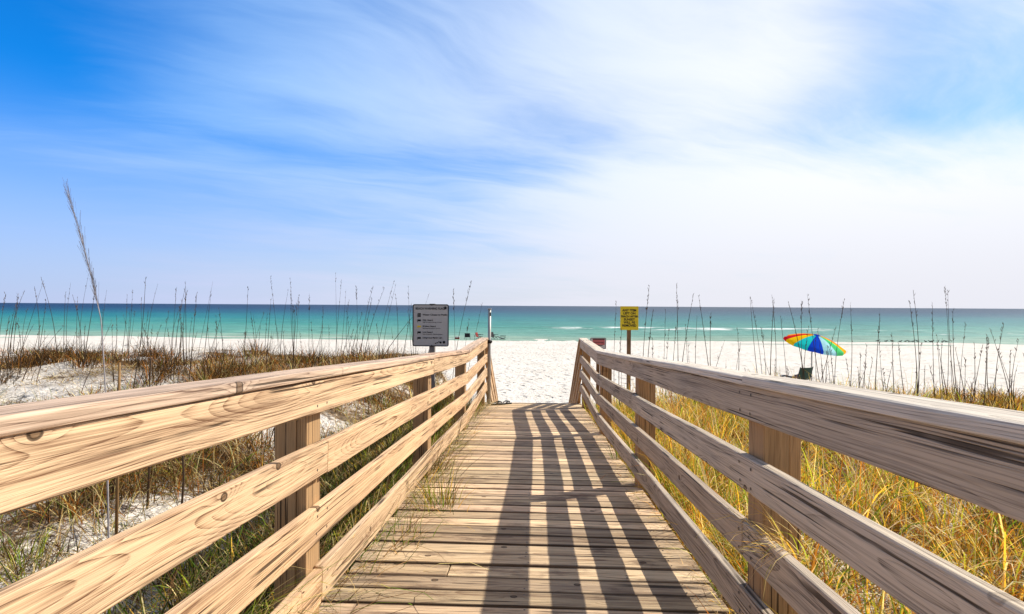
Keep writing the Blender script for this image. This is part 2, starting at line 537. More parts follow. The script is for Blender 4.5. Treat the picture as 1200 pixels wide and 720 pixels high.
def slab(bm, c, s, bev=0.004, mat_i=0):
    """Chamfered box centred at c with full size s."""
    r = bmesh.ops.create_cube(bm, size=1.0)
    for v in r['verts']:
        v.co = Vector((c[0] + v.co.x * s[0], c[1] + v.co.y * s[1], c[2] + v.co.z * s[2]))
    fs = set(f for v in r['verts'] for f in v.link_faces)
    for f in fs:
        f.material_index = mat_i
    if bev:
        es = list(set(e for v in r['verts'] for e in v.link_edges))
        bmesh.ops.bevel(bm, geom=es, offset=bev, segments=2, affect='EDGES', profile=0.6)


def beam_bm(w, t, L, bev=0.004, rough=0.0012, seg=0.25, nails=(), seed=0):
    """A sawn board along +Y, width X, thickness Z; eased edges, slight waviness; nails = (x, y) on the +Z face."""
    bm = bmesh.new()
    rs = random.Random(seed)
    prof = []
    for sx_, sz_ in ((1, 1), (-1, 1), (-1, -1), (1, -1)):
        cx_, cz_ = sx_ * (w / 2 - bev), sz_ * (t / 2 - bev)
        a0 = {(1, 1): 0, (-1, 1): 90, (-1, -1): 180, (1, -1): 270}[(sx_, sz_)]
        for k in (0, 45, 90):
            a = R(a0 + k)
            prof.append((cx_ + bev * math.cos(a), cz_ + bev * math.sin(a)))
    n = max(2, int(L / seg))
    rings = []
    ph = [rs.uniform(0, 6.28) for _ in range(4)]
    e = bev * 0.7
    ys = [0.0, e] + [L * i / n for i in range(1, n)] + [L - e, L]
    for i, yy in enumerate(ys):
        k = 1 - (2 * e / w if i in (0, len(ys) - 1) else 0)
        kz = 1 - (2 * e / t if i in (0, len(ys) - 1) else 0)
        bx = rough * 1.6 * math.sin(yy * 2.1 + ph[0])
        bz = rough * 1.2 * math.sin(yy * 1.7 + ph[1])
        rings.append([(px_ * k + bx + rs.uniform(-rough, rough) * 0.5, yy, pz_ * kz + bz + rs.uniform(-rough, rough) * 0.35) for px_, pz_ in prof])
    loft(bm, rings)
    for (nx, ny, nr) in nails:
        c = Vector((nx, ny, t / 2 + 0.0016))
        vs = [bm.verts.new(c + Vector((nr * math.cos(k * math.pi / 4), nr * math.sin(k * math.pi / 4), 0))) for k in range(8)]
        bm.faces.new(vs).material_index = 1
    return bm


def beam(name, p0, p1, w, t, face, material, parent, nails=(), bev=0.004, rough=0.0012, seed=None):
    """Board from p0 to p1 (centre line); `face` is the direction its +Z (broad) face looks."""
    p0, p1 = Vector(p0), Vector(p1)
    Y = (p1 - p0)
    L = Y.length
    Y.normalize()
    Z = Vector(face)
    Z = (Z - Y * Z.dot(Y)).normalized()
    X = Y.cross(Z)
    mw = Matrix((X, Y, Z)).transposed().to_4x4()
    mw.translation = p0
    bm = beam_bm(w, t, L, bev, rough, nails=nails, seed=random.random() if seed is None else seed)
    bmesh.ops.recalc_face_normals(bm, faces=[f for f in bm.faces if f.material_index == 0])
    return obj(name, bm, [material, M['nail']], parent, False, mw)


# ================================================================= ground
def sstep(a, b, v):
    t = min(1.0, max(0.0, (v - a) / (b - a)))
    return t * t * (3 - 2 * t)
def wob(x, y):
    return (0.5 * math.sin(x * 1.31 + 0.7 * y + 1.0) * math.sin(y * 0.93 - 0.4 * x)
            + 0.3 * math.sin(2.7 * x - 1.1 * y + 2.0) + 0.2 * math.sin(3.9 * y + 2.3 * x))
def ground_z(x, y):
    mid = -1.47 - 0.062 * max(-6.0, min(y, 11.0))
    if x < 0:
        dune = -1.62 + 0.30 * sstep(3.0, 11.0, y) - 0.10 * sstep(-8.0, -30.0, -abs(x))
        edge = 14.5 + 1.3 * math.sin(x * 0.45 + 0.6) + 0.5 * math.sin(x * 1.3)
        run = 7.0
    else:
        dune = -1.60 - 0.03 * min(y, 12)
        edge = 11.5 + 1.0 * math.sin(x * 0.5 + 2.0) + 0.4 * math.sin(x * 1.4 + 1)
        run = 6.0
    k = sstep(1.2, 3.2, abs(x))
    top = mid * (1 - k) + dune * k + 0.10 * wob(x, y) * (0.25 + 0.75 * k)
    edge = edge * k + 9.6 * (1 - k)
    run = run * k + 4.0 * (1 - k)
    beach = -3.22 - 0.03 * sstep(15, 30, y) - 0.46 * sstep(24, 61, y) + 0.02 * wob(x * 0.6, y * 0.6)
    if y > 61: beach -= 0.06 * (y - 61)
    t = sstep(edge, edge + run, y)
    return top * (1 - t) + beach * t


def axis(fine_lo, fine_hi, step, far_lo, far_hi, grow=1.13):
    a = list(np.arange(fine_lo, fine_hi + 1e-6, step))
    s, v = step, a[-1]
    while v < far_hi:
        s *= grow
        v += s
        a.append(v)
    s, v = step, a[0]
    while v > far_lo:
        s *= grow
        v -= s
        a.insert(0, v)
    return a

gx = axis(-15, 15, 0.14, -420, 420)
gy = axis(-1, 24, 0.14, -60, 150)
V = np.array([(x, y, ground_z(x, y)) for y in gy for x in gx])
nz = np.array([mnoise.fractal(Vector((p[0] * 0.9, p[1] * 0.9, 0.0)), 0.9, 2.1, 4) for p in V])
nf = np.array([mnoise.fractal(Vector((p[0] * 3.1, p[1] * 3.1, 5.0)), 0.9, 2.1, 2) if abs(p[0]) < 16 and p[1] < 26 else 0.0 for p in V])
V[:, 2] += np.where(V[:, 1] < 40, 0.035, 0.012) * nz + 0.014 * nf
nx_, ny_ = len(gx), len(gy)
ii = np.arange(ny_ - 1)[:, None] * nx_ + np.arange(nx_ - 1)[None, :]
F = np.stack([ii, ii + 1, ii + 1 + nx_, ii + nx_], -1).reshape(-1, 4)
gnd = arr_obj('ground', V, F, M['sand'], smooth=True)
tag(gnd, kind='structure')
def litter_at(x, y):
    """How much dead straw lies on the sand here (0..1)."""
    if y < -2 or y > 16 or abs(x) > 19:
        return 0.0
    if x < 0:
        near = 1.0 - sstep(0.35 * max(y, 0.5) + 1.6, 0.62 * max(y, 0.5) + 3.2, -x)
        face = sstep(7.5, 9.5, y) * (1 - sstep(12.0, 13.8, y)) * 0.48
        return max(near * 0.60 * sstep(0.6, 2.2, y), face * 0.85, 0.22 * sstep(1.0, 3.0, y) * (1 - sstep(13, 15, y)))
    near = (1 - sstep(10.5, 12.2, y)) * 0.62
    face = sstep(8.0, 9.2, y) * (1 - sstep(11.8, 13.0, y)) * 0.66
    return max(near * (1 - sstep(6, 9, x)), face)
lit = np.array([litter_at(p_[0], p_[1]) for p_ in V]) * (0.8 + 1.5 * nz)
la = gnd.data.attributes.new('litter', 'FLOAT', 'POINT')
la.data.foreach_set('value', lit.astype(np.float32))

# ================================================================= sea
SEA = -3.70
wx_ = axis(-70, 110, 1.6, -26000, 26000, 1.22)
wy_ = [54 + 0.6 * i for i in range(110)]
s_, v_ = 0.6, wy_[-1]
while v_ < 42000:
    s_ *= 1.16
    v_ += s_
    wy_.append(v_)
X_, Y_ = np.meshgrid(np.array(wx_), np.array(wy_))
lead = 88 + 1.4 * np.sin(X_ * 0.06) + 0.8 * np.sin(X_ * 0.15 + 1)
dd = Y_ - lead
amp = np.interp(X_, [-60, -10, 4, 44, 60, 120], [0.08, 0.14, 0.30, 0.34, 0.22, 0.2])
Zs = SEA + amp * np.exp(-(dd / 2.4) ** 2)
Zs += 0.12 * np.exp(-((Y_ - 72 - 1.5 * np.sin(X_ * 0.05 + 2)) / 1.6) ** 2)
Zs += np.where(Y_ < 220, 0.05 * np.sin(Y_ * 0.9 + 0.35 * np.sin(X_ * 0.11)) * np.sin(X_ * 0.07 + Y_ * 0.05), 0)
env = np.interp(X_, [-14, 1, 6, 44, 50, 90, 140], [0.0, 0.16, 0.62, 0.74, 0.40, 0.42, 0.3])
foam = env * np.exp(-((dd + 1.2) / 4.6) ** 2)
foam += np.interp(X_, [0, 20, 44, 60, 110], [0.0, 0.12, 0.30, 0.42, 0.4]) * np.exp(-((Y_ - 79 - 1.2 * np.sin(X_ * 0.09)) / 2.2) ** 2)
foam += 0.25 * np.exp(-((Y_ - 62.3 - 0.5 * np.sin(X_ * 0.12)) / 0.9) ** 2)
n1_, n2_ = Y_.shape
ii = np.arange(n1_ - 1)[:, None] * n2_ + np.arange(n2_ - 1)[None, :]
F = np.stack([ii, ii + 1, ii + 1 + n2_, ii + n2_], -1).reshape(-1, 4)
sea = arr_obj('sea', np.stack([X_, Y_, Zs], -1).reshape(-1, 3), F, M['sea'], smooth=True)
at = sea.data.attributes.new('foam', 'FLOAT', 'POINT')
at.data.foreach_set('value', foam.astype(np.float32).ravel())
tag(sea, kind='structure')

# ================================================================= boardwalk
DS = -0.0641
DECK_END = 10.42
def deck_z(y): return -1.2 + DS * y
XL, XR = -0.965, 0.872          # plank ends
FL, FR = -0.89, 0.80            # inner faces of the rail boards
BT = 0.038
PL = [-0.16, 2.22, 4.70, 7.12]  # posts of the left railing
PR = [-0.30, 2.09, 4.50, 7.03]
END_L, END_R = 9.85, 9.72

bw = thing('boardwalk', 'sunlit wooden boardwalk deck of cross planks sloping down to the beach', 'boardwalk', (-0.05, 4.0, deck_z(4.0)))
y = -1.25
i = 0
tilt = math.atan(DS)
while y < DECK_END - 0.10:
    w = random.uniform(0.133, 0.137)
    e0 = XL - 0.045 * (y > 3) * min(1, (y - 3) / 6) + random.uniform(-0.016, 0.012)
    e1 = XR + random.uniform(-0.009, 0.009)
    yc = y + w / 2
    dz_ = random.uniform(-0.0015, 0.0015) - 0.019
    sk = random.uniform(-0.0025, 0.0025)
    nl = []
    for jx in (-0.80, -0.04, 0.735):
        for sgn in (-1, 1):
            nl.append((-(sgn * 0.042 + random.uniform(-.008, .008)), jx - e0 + random.uniform(-.012, .012), random.uniform(0.0040, 0.0056)))
    # local +Y runs left to right, X backwards, +Z up
    pcs = [(e0, e1)]
    if i == 27:
        pcs = [(e0, -0.45 if i == 27 else 0.2), ((-0.45 if i == 27 else 0.2) + 0.006, e1)]
    for (a, b) in pcs:
        o = beam('plank', (a, yc - sk, deck_z(yc) + dz_), (b, yc + sk, deck_z(yc) + dz_ + random.uniform(-.002, .002)), w, BT, (0, -DS, 1), M['plank'], bw,
                 nails=[q for q in nl if 0.01 < q[1] - (a - e0) < b - a], bev=0.0045, rough=0.0016)
    y += w + random.uniform(0.0095, 0.0145)
    i += 1
for jx in (-0.83, -0.04, 0.765):
    beam('joist', (jx, -1.25, deck_z(-1.25) - 0.04 - 0.09), (jx, DECK_END - 0.03, deck_z(DECK_END) - 0.04 - 0.09), 0.18, 0.04, (1, 0, 0), M['joist'], bw)


# ================================================================= railings
def rail_z(y, end, bend):
    """Datum of the rail boards: follows the ramp, then runs level in the last bay."""
    return deck_z(min(y, bend))


def post(parent, side, y, h_top, h_bot, m):
    """4x6 post with a 2x side plate, standing outside the rail boards. side = +1 right, -1 left."""
    face = FR + BT + 0.002 if side > 0 else FL - BT - 0.002
    inner_w, outer_w = (0.094, 0.044) if side > 0 else (0.042, 0.09)
    mid = [face + side * inner_w / 2, face + side * (inner_w + 0.002 + outer_w / 2)]
    p = beam('post', (mid[0], y, h_bot), (mid[0], y, h_top), 0.142, inner_w, (-side, 0, 0), m, parent, bev=0.005)
    beam('side_plate', (mid[1], y, h_bot), (mid[1], y, h_top - random.uniform(0, .02)), 0.138, outer_w, (side, 0, 0), m, p, bev=0.004)
    return p


H = {1: [(0.9685, 0.130), (0.699, 0.132), (0.441, 0.134), (0.186, 0.136)], -1: [(0.963, 0.133), (0.693, 0.138), (0.436, 0.140), (0.170, 0.142)]}
JOINTS = {
    1: [[-2.6, 4.50, 7.03], [-2.6, 4.50, 7.03], [-2.6, 2.11, 7.03], [-2.6, 4.50, 7.03]],
    -1: [[-2.6, 4.68, 7.12], [-2.6, 2.27, 7.12], [-2.6, 4.72, 7.12], [-2.6, 2.21, 7.12]],
}
CAPJ = {1: [-2.6, 2.07, 7.03], -1: [-2.6, 4.70, 7.12]}
CAPH = {1: 1.054, -1: 1.050}
CAPX = {1: (0.78, 0.922), -1: (-1.02, -0.878)}


def build_railing(side):
    posts = PR if side > 0 else PL
    bend, end = posts[-1], (END_R if side > 0 else END_L)
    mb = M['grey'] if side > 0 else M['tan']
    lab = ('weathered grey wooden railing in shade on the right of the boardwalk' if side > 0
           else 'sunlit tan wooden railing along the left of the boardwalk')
    t = thing('wooden_railing', lab, 'railing', ((FR + 0.1) if side > 0 else FL - 0.1, 4.0, deck_z(4.0) - 0.3))
    face = FR if side > 0 else FL
    xc = face + side * BT / 2
    for (h, w), js in zip(H[side], JOINTS[side]):
        for a, b in zip(js, js[1:]):
            za, zb = deck_z(a) + h, deck_z(b) + h
            dxa = random.uniform(-0.0015, 0.0015)
            nl = []
            for py_ in posts + [end]:
                for e_ in (py_ - 0.05, py_ + 0.05):
                    if a + 0.015 < e_ < b - 0.015:
                        for q in (-0.035, 0.035):
                            nl.append((q + random.uniform(-.006, .006), (e_ - a) + random.uniform(-.01, .01), 0.0062))
            beam('rail_board', (xc + dxa, a + 0.0035, za), (xc - dxa, b - 0.0035, zb + random.uniform(-.003, .003)), w + random.uniform(-.002, .002), BT, (-side, 0, 0), mb, t, nails=nl, bev=0.006, rough=0.0016)
        beam('rail_board', (xc, bend + 0.003, deck_z(bend) + h), (xc, end + 0.05, deck_z(bend) + h - 0.004), w, BT, (-side, 0, 0), mb, t, bev=0.006, rough=0.0016)
    x0, x1 = CAPX[side]
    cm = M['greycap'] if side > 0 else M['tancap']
    js = CAPJ[side]
    for a, b in zip(js, js[1:]):
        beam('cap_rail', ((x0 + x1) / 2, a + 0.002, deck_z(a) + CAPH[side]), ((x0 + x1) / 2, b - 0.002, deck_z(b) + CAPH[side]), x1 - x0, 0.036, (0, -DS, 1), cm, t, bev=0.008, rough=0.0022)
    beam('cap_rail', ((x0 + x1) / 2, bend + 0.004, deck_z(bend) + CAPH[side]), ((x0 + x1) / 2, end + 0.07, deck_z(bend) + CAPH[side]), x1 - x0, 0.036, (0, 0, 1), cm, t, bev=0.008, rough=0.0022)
    for py_ in posts:
        post(t, side, py_, deck_z(py_) + 1.033 - 0.006, ground_z(side * 1.1, py_) - 0.4, M['post'])
    post(t, side, end - 0.02, deck_z(bend) + 1.033, deck_z(end) - 0.7, M['post'])
    return t


build_railing(-1)
build_railing(1)

# ================================================================= stairs to the sand
st = thing('wooden_stairs', 'wooden stairs with sloping handrails leading down to white sand', 'stairs', (-0.05, 11.8, -3.3))
n_tr = 8
rise = (abs(deck_z(DECK_END) - (-3.27))) / n_tr
run = 0.285
for k in range(1, n_tr):
    zt = deck_z(DECK_END) - rise * k
    for q in (0, 1):
        yc = DECK_END + run * (k - 1) + 0.075 + 0.145 * q
        beam('tread', (XL + 0.02, yc, zt - 0.019), (XR - 0.02, yc, zt - 0.019), 0.139, BT, (0, 0, 1), M['plank'], st)
slope = -rise / run
for side in (-1, 1):
    xs = (FR + BT / 2) if side > 0 else (FL - BT / 2)
    end = END_R if side > 0 else END_L
    bend = PR[-1] if side > 0 else PL[-1]
    L_ = 2.9
    y0 = end + 0.075
    mb = M['post'] if side > 0 else M['tan']
    for k, (h, w) in enumerate(H[side]):
        z0 = deck_z(bend) + h - 0.02
        beam('stair_rail_board', (xs, y0, z0), (xs, y0 + L_, z0 - 0.585 * L_), w, BT, (-side, 0, 0), mb, st)
    x0, x1 = CAPX[side]
    z0 = deck_z(bend) + 1.045
    beam('stair_cap_rail', ((x0 + x1) / 2, y0, z0), ((x0 + x1) / 2, y0 + L_, z0 - 0.585 * L_), x1 - x0, 0.036, (0, 0.5, 1), mb, st, bev=0.007)
    for yy in (y0 + 1.35, y0 + 2.75):
        xo = xs + side * (BT / 2 + 0.05)
        zt = z0 - 0.585 * (yy - y0) - 0.05
        beam('stair_post', (xo, yy, -3.9), (xo, yy, zt), 0.09, 0.09, (-side, 0, 0), M['post'], st)
    sx2 = XL + 0.06 if side < 0 else XR - 0.06
    beam('stringer', (sx2, DECK_END, deck_z(DECK_END) - 0.30), (sx2, DECK_END + 2.2, deck_z(DECK_END) - 0.30 + slope * 2.2), 0.24, 0.04, (-side, 0, 0), M['joist'], st)

# ================================================================= metal pole at the left end of the rail
pt = thing('metal_pole', 'slim pale metal pole standing at the far end of the left railing', 'pole', (-0.865, 9.99, deck_z(9.9)))
bm = bmesh.new()
tube(bm, [(-0.862, 9.99, -1.9), (-0.862, 9.99, -0.075)], 0.029, 14)
obj('tube', bm, M['white_pole'], pt, True)
bm = bmesh.new()
slab(bm, (-0.862, 9.99, -0.063), (0.066, 0.066, 0.022), 0.006)
obj('pole_cap', bm, M['white_pole'], pt)
bm = bmesh.new()
slab(bm, (-0.845, 9.95, -0.16), (0.026, 0.026, 0.07), 0.004)
obj('bracket', bm, M['signblack'], pt)
bm = bmesh.new()
tube(bm, [(-0.862, 9.99, -0.70), (-0.862, 9.99, -0.64)], 0.045, 12)
tube(bm, [(-0.862, 9.99, -0.67), (-0.81, 9.98, -0.67)], 0.018, 8)
obj('clamp', bm, M['black'], pt, True)

# ================================================================= signs
def text_mesh(body, size, loc, material, parent, name, align='LEFT', bold=0.0, ysc=1.0):
    """Flat extruded lettering facing the camera side (-Y)."""
    cu = bpy.data.curves.new(name, 'FONT')
    cu.body = body
    cu.size = size
    cu.align_x = align
    cu.align_y = 'CENTER'
    cu.extrude = 0.0008
    cu.offset = bold
    cu.space_line = 1.0
    tmp = bpy.data.objects.new(name + '_tmp', cu)
    col.objects.link(tmp)
    dg = bpy.context.evaluated_depsgraph_get()
    me = bpy.data.meshes.new_from_object(tmp.evaluated_get(dg))
    bpy.data.objects.remove(tmp)
    bpy.data.curves.remove(cu)
    me.transform(Matrix.Diagonal((1, ysc, 1, 1)))
    me.transform(Matrix.Rotation(R(90), 4, 'X'))
    me.materials.clear()
    me.materials.append(material)
    o = bpy.data.objects.new(name, me)
    col.objects.link(o)
    o.location = loc
    return child(o, parent)


def rounded_plate(bm, cx_, cy_, cz_, w, h, t, r, mat_i=0):
    pts = []
    for sx_, sz_, a0 in ((1, 1, 0), (-1, 1, 90), (-1, -1, 180), (1, -1, 270)):
        for k in range(5):
            a = R(a0 + 22.5 * k)
            pts.append((cx_ + sx_ * (w / 2 - r) + r * math.cos(a), cz_ + sz_ * (h / 2 - r) + r * math.sin(a)))
    loft(bm, [[(x, cy_ - t / 2, z) for x, z in pts], [(x, cy_ + t / 2, z) for x, z in pts]], True, mat_i)


def frame_ring(bm, cx_, cy_, cz_, w, h, r, wid, t, mat_i=0):
    def outl(w, h, r):
        o = []
        for sx_, sz_, a0 in ((1, 1, 0), (-1, 1, 90), (-1, -1, 180), (1, -1, 270)):
            for k in range(5):
                a = R(a0 + 22.5 * k)
                o.append((cx_ + sx_ * (w / 2 - r) + r * math.cos(a), cz_ + sz_ * (h / 2 - r) + r * math.sin(a)))
        return o
    A, B = outl(w, h, r), outl(w - 2 * wid, h - 2 * wid, max(r - wid, 0.004))
    n = len(A)
    f = [[bm.verts.new((x, yy, z)) for x, z in L] for L, yy in ((A, cy_ - t / 2), (B, cy_ - t / 2), (B, cy_ + t / 2), (A, cy_ + t / 2))]
    for a, b in ((0, 1), (1, 2), (2, 3), (3, 0)):
        for i in range(n):
            bm.faces.new((f[a][i], f[a][(i + 1) % n], f[b][(i + 1) % n], f[b][i])).material_index = mat_i


# --- beach warning flag board: x -2.07..-1.45, z -0.69..0.03 at y = 8.9
SX, SY, SZ, SW, SH = -1.752, 8.9, -0.335, 0.605, 0.70
sg = thing('warning_sign', 'grey rounded beach warning flags sign on a post behind the left railing', 'sign', (SX + 0.02, SY + 0.05, ground_z(SX, SY)))
bm = bmesh.new()
rounded_plate(bm, SX, SY, SZ, SW, SH, 0.004, 0.03)
obj('panel', bm, M['signface'], sg)
bm = bmesh.new()
frame_ring(bm, SX, SY - 0.004, SZ, SW + 0.004, SH + 0.004, 0.032, 0.016, 0.006)
obj('border', bm, M['signblack'], sg)
bm = bmesh.new()
slab(bm, (SX + 0.02, SY + 0.053, (SZ - 0.2 + ground_z(SX, SY) - 0.4) / 2 + 0.28), (0.09, 0.09, (SZ + SH / 2 + 0.012) - (ground_z(SX, SY) - 0.4)), 0.004)
obj('post', bm, M['greypost'], sg)
fy = SY - 0.0035
lx = SX - 0.20
text_mesh('BEACH WARNING FLAGS', 0.044, (SX - 0.005, fy, SZ + 0.278), M['signblack'], sg, 'lettering', 'CENTER', 0.0012, 1.15)
rows = [('Water Closed to Public', '', 0.172, 'signred', 0.043), ('High Hazard', 'High Surf and/or Strong Currents', 0.082, 'signred', 0.034),
        ('Medium Hazard', 'Moderate Surf and/or Currents', -0.020, 'signyellow', 0.034), ('Low Hazard', 'Calm Conditions, Exercise Caution', -0.118, 'signgreen', 0.034),
        ('Dangerous Marine Life', '', -0.212, 'signpurple', 0.036)]
for ttl, sub, dz_, fc, sz_ in rows:
    bm = bmesh.new()
    if sub or 'Marine' in ttl:
        slab(bm, (lx + 0.01, fy, SZ + dz_), (0.052, 0.002, 0.030), 0)
    else:
        slab(bm, (lx + 0.01, fy, SZ + dz_ + 0.016), (0.048, 0.002, 0.028), 0)
        slab(bm, (lx + 0.01, fy, SZ + dz_ - 0.018), (0.048, 0.002, 0.028), 0)
    slab(bm, (lx - 0.020, fy - 0.0016, SZ + dz_ - 0.008), (0.006, 0.002, 0.062 if not sub and 'Marine' not in ttl else 0.048), 0)
    obj('flag_symbol', bm, [M['signblack'] if fc in ('signgreen', 'signpurple', 'signred') else M[fc]], sg)
    text_mesh(ttl, sz_, (lx + 0.065, fy, SZ + dz_ + (0.004 if sub or True else 0)), M['signblack'], sg, 'lettering', 'LEFT', 0.0010)
    if sub:
        text_mesh(sub, 0.0235, (lx + 0.065, fy, SZ + dz_ - 0.030), M['signblack'], sg, 'lettering', 'LEFT', 0.0002)
# round emblem top right, small symbols lower right
bm = bmesh.new()
for (cx_, cz_, rr) in ((SX + 0.245, SZ + 0.292, 0.024), (SX + 0.17, SZ - 0.285, 0.018), (SX + 0.225, SZ - 0.28, 0.023)):
    pts = [(cx_ + rr * math.cos(k * math.pi / 8), cz_ + rr * math.sin(k * math.pi / 8)) for k in range(16)]
    loft(bm, [[(x, fy - 0.001, z) for x, z in pts], [(x, fy + 0.001, z) for x, z in pts]])
for k in range(3):
    slab(bm, (SX + 0.085 + 0.028 * k, fy, SZ - 0.300 + 0.012 * k), (0.022, 0.002, 0.018), 0)
obj('emblem', bm, M['signblack'], sg)
bm = bmesh.new()
slab(bm, (SX + 0.02, fy - 0.001, SZ + SH / 2 - 0.012), (0.018, 0.004, 0.018), 0.003)
slab(bm, (SX + 0.02, fy - 0.001, SZ - SH / 2 + 0.014), (0.018, 0.004, 0.018), 0.003)
obj('bolt', bm, M['frame'], sg)

# --- yellow sign on a brown post: x 2.14..2.58, z -0.59..0.0 at y = 13.7
YX, YY, YZ, YW, YH = 2.36, 13.7, -0.297, 0.455, 0.60
ys = thing('notice_sign', 'yellow notice sign with black lettering on a brown wooden post', 'sign', (YX, YY + 0.05, ground_z(YX, YY)))
bm = bmesh.new()
rounded_plate(bm, YX, YY, YZ, YW, YH, 0.006, 0.012)
obj('panel', bm, M['signyellow'], ys)
bm = bmesh.new()
slab(bm, (YX, YY + 0.053, (YZ + ground_z(YX, YY) - 0.4) / 2), (0.092, 0.09, YZ + 0.1 - (ground_z(YX, YY) - 0.4)), 0.004)
obj('post', bm, M['signpost'], ys)
for k, ln in enumerate(['ANY ITEM', 'LEFT ON', 'BEACH AFTER', 'SUNSET', 'WILL BE', 'REMOVED']):
    text_mesh(ln, 0.078 if ln != 'BEACH AFTER' else 0.068, (YX, YY - 0.0045, YZ + 0.195 - 0.077 * k), M['signblack'], ys, 'lettering', 'CENTER', 0.003, 1.0)

# --- small red-headed sign half behind the right cap rail
RX, RY, RZ = 1.235, 10.7, -0.735
rs_ = thing('small_sign', 'small white sign with faded red panel half hidden behind the right railing', 'sign', (RX, RY + 0.04, ground_z(RX, RY)))
bm = bmesh.new()
rounded_plate(bm, RX, RY, RZ, 0.31, 0.22, 0.004, 0.02)
obj('panel', bm, M['signwhite'], rs_)
bm = bmesh.new()
frame_ring(bm, RX, RY - 0.004, RZ, 0.312, 0.222, 0.021, 0.011, 0.006)
obj('border', bm, M['greypost'], rs_)
bm = bmesh.new()
slab(bm, (RX + 0.01, RY - 0.0035, RZ + 0.022), (0.235, 0.003, 0.105), 0)
obj('red_panel', bm, M['signpink'], rs_)
bm = bmesh.new()
slab(bm, (RX + 0.01, RY - 0.0055, RZ + 0.082), (0.235, 0.003, 0.018), 0)
slab(bm, (RX + 0.02, RY - 0.0055, RZ - 0.042), (0.13, 0.003, 0.014), 0)
slab(bm, (RX + 0.01, RY - 0.0065, RZ + 0.018), (0.19, 0.002, 0.008), 0)
obj('dark_stripe', bm, M['signblack'], rs_)
bm = bmesh.new()
slab(bm, (RX, RY + 0.04, (RZ + 0.1 + ground_z(RX, RY) - 0.3) / 2), (0.06, 0.06, RZ + 0.1 - (ground_z(RX, RY) - 0.3)), 0.003)
obj('post', bm, M['signpost'], rs_)

# ================================================================= flip-flops on the last planks
def flip_flop(x, y, rot, label, mirror):
    t = thing('flip_flop', label, 'flip-flop', (x, y, deck_z(y)), 'pair of flip-flops')
    def outline(sc, L=0.27):
        o = []
        n = 26
        for k in range(n):
            a = 2 * math.pi * k / n
            yy = 0.5 * L * math.sin(a)
            ww = 0.047 + 0.009 * (yy / (0.5 * L)) - 0.010 * math.exp(-((yy + 0.01) / 0.05) ** 2)
            o.append((ww * math.cos(a) * sc * (1 if math.cos(a) * mirror < 0 else 0.92), yy * sc))
        return o
    mw = Matrix.Translation((x, y, deck_z(y) + 0.004)) @ Matrix.Rotation(tilt, 4, 'X') @ Matrix.Rotation(rot, 4, 'Z')
    bm = bmesh.new()
    loft(bm, [[(a, b, 0.0) for a, b in outline(0.97)], [(a, b, 0.014) for a, b in outline(1.0)], [(a, b, 0.024) for a, b in outline(0.98)]])
    obj('sole', bm, M['black'], t, False, mw)
    bm = bmesh.new()
    loft(bm, [[(a, b, 0.0245) for a, b in outline(0.88)], [(a, b, 0.0265) for a, b in outline(0.86)]])
    obj('footbed', bm, M['sole'], t, False, mw)
    bm = bmesh.new()
    for s in (-1, 1):
        tube(bm, [(0.0, 0.085, 0.024), (s * 0.012, 0.07, 0.05), (s * 0.032, 0.03, 0.058), (s * 0.043, -0.02, 0.04), (s * 0.042, -0.05, 0.016)], [0.006, 0.010, 0.012, 0.010, 0.007], 8)
    obj('strap', bm, M['black'], t, True, mw)


flip_flop(-0.70, 9.93, R(-62), 'left flip-flop of the black pair on the last boardwalk planks', 1)
flip_flop(-0.545, 10.02, R(-48), 'right flip-flop of the black pair on the last boardwalk planks', -1)

# ================================================================= umbrella and camp chair on the beach
UX, UY = 10.93, 21.4
UG = ground_z(UX, UY)
um = thing('beach_umbrella', 'open rainbow striped beach umbrella tilted on the white sand', 'umbrella', (UX, UY, UG))
vw = Vector((UX, UY, 0)).normalized()      # away from the boardwalk end
rt = Vector((vw.y, -vw.x, 0))
axis_v = (rt * 0.24 - vw * 0.15 + Vector((0, 0, 1))).normalized()
apex = Vector((10.92, 21.4, -1.075))
bx_ = (rt - axis_v * rt.dot(axis_v)).normalized()
by_ = axis_v.cross(bx_).normalized()
NG, RAD, DROP = 12, 1.09, 0.35
def cpt(a, r):
    """canopy point at angle a (units of panels, 0 = toward the viewer), r in 0..1"""
    th = (a + 0.1) * 2 * math.pi / NG
    fr = a - math.floor(a)
    sag = 4 * fr * (1 - fr)
    rr = RAD * r * (1 - 0.055 * sag * r)
    dz_ = -DROP * (r ** 1.7) - 0.03 * sag * r * r + 0.0
    d = -by_ if (-by_).y < 0 else by_
    return apex + axis_v * dz_ + (d * math.cos(th) + bx_ * math.sin(th)) * rr
for k in range(NG):
    bm = bmesh.new()
    NA, NR = 6, 8
    gr = [[bm.verts.new(cpt(k - 0.5 + 0.5 + (i / NA) * 0.9999 - 0.5 + 0.0 if False else (k - 0.5 + i / NA * 0.9999 + 0.5) - 0.5, 0.04 + 0.96 * j / NR)) for i in range(NA + 1)] for j in range(NR + 1)]
    for j in range(NR):
        for i in range(NA):
            bm.faces.new((gr[j][i], gr[j][i + 1], gr[j + 1][i + 1], gr[j + 1][i]))
    # hanging valance
    lo = [bm.verts.new(v.co - axis_v * 0.085 + (v.co - apex).normalized() * 0.01) for v in gr[-1]]
    for i in range(NA):
        bm.faces.new((gr[-1][i], gr[-1][i + 1], lo[i + 1], lo[i]))
    bmesh.ops.remove_doubles(bm, verts=bm.verts, dist=1e-5)
    o = obj('canopy_panel', bm, UMB[k], um, True)
    o['label'] = UNAME[k] + ' canopy panel'
bm = bmesh.new()
ring = [[apex + axis_v * (0.035 - 0.16 * (r / 0.34) ** 1.4) + (bx_ * math.cos(a) + by_ * math.sin(a)) * r for a in [2 * math.pi * i / 20 for i in range(20)]] for r in (0.34, 0.2, 0.05)]
loft(bm, ring, False)
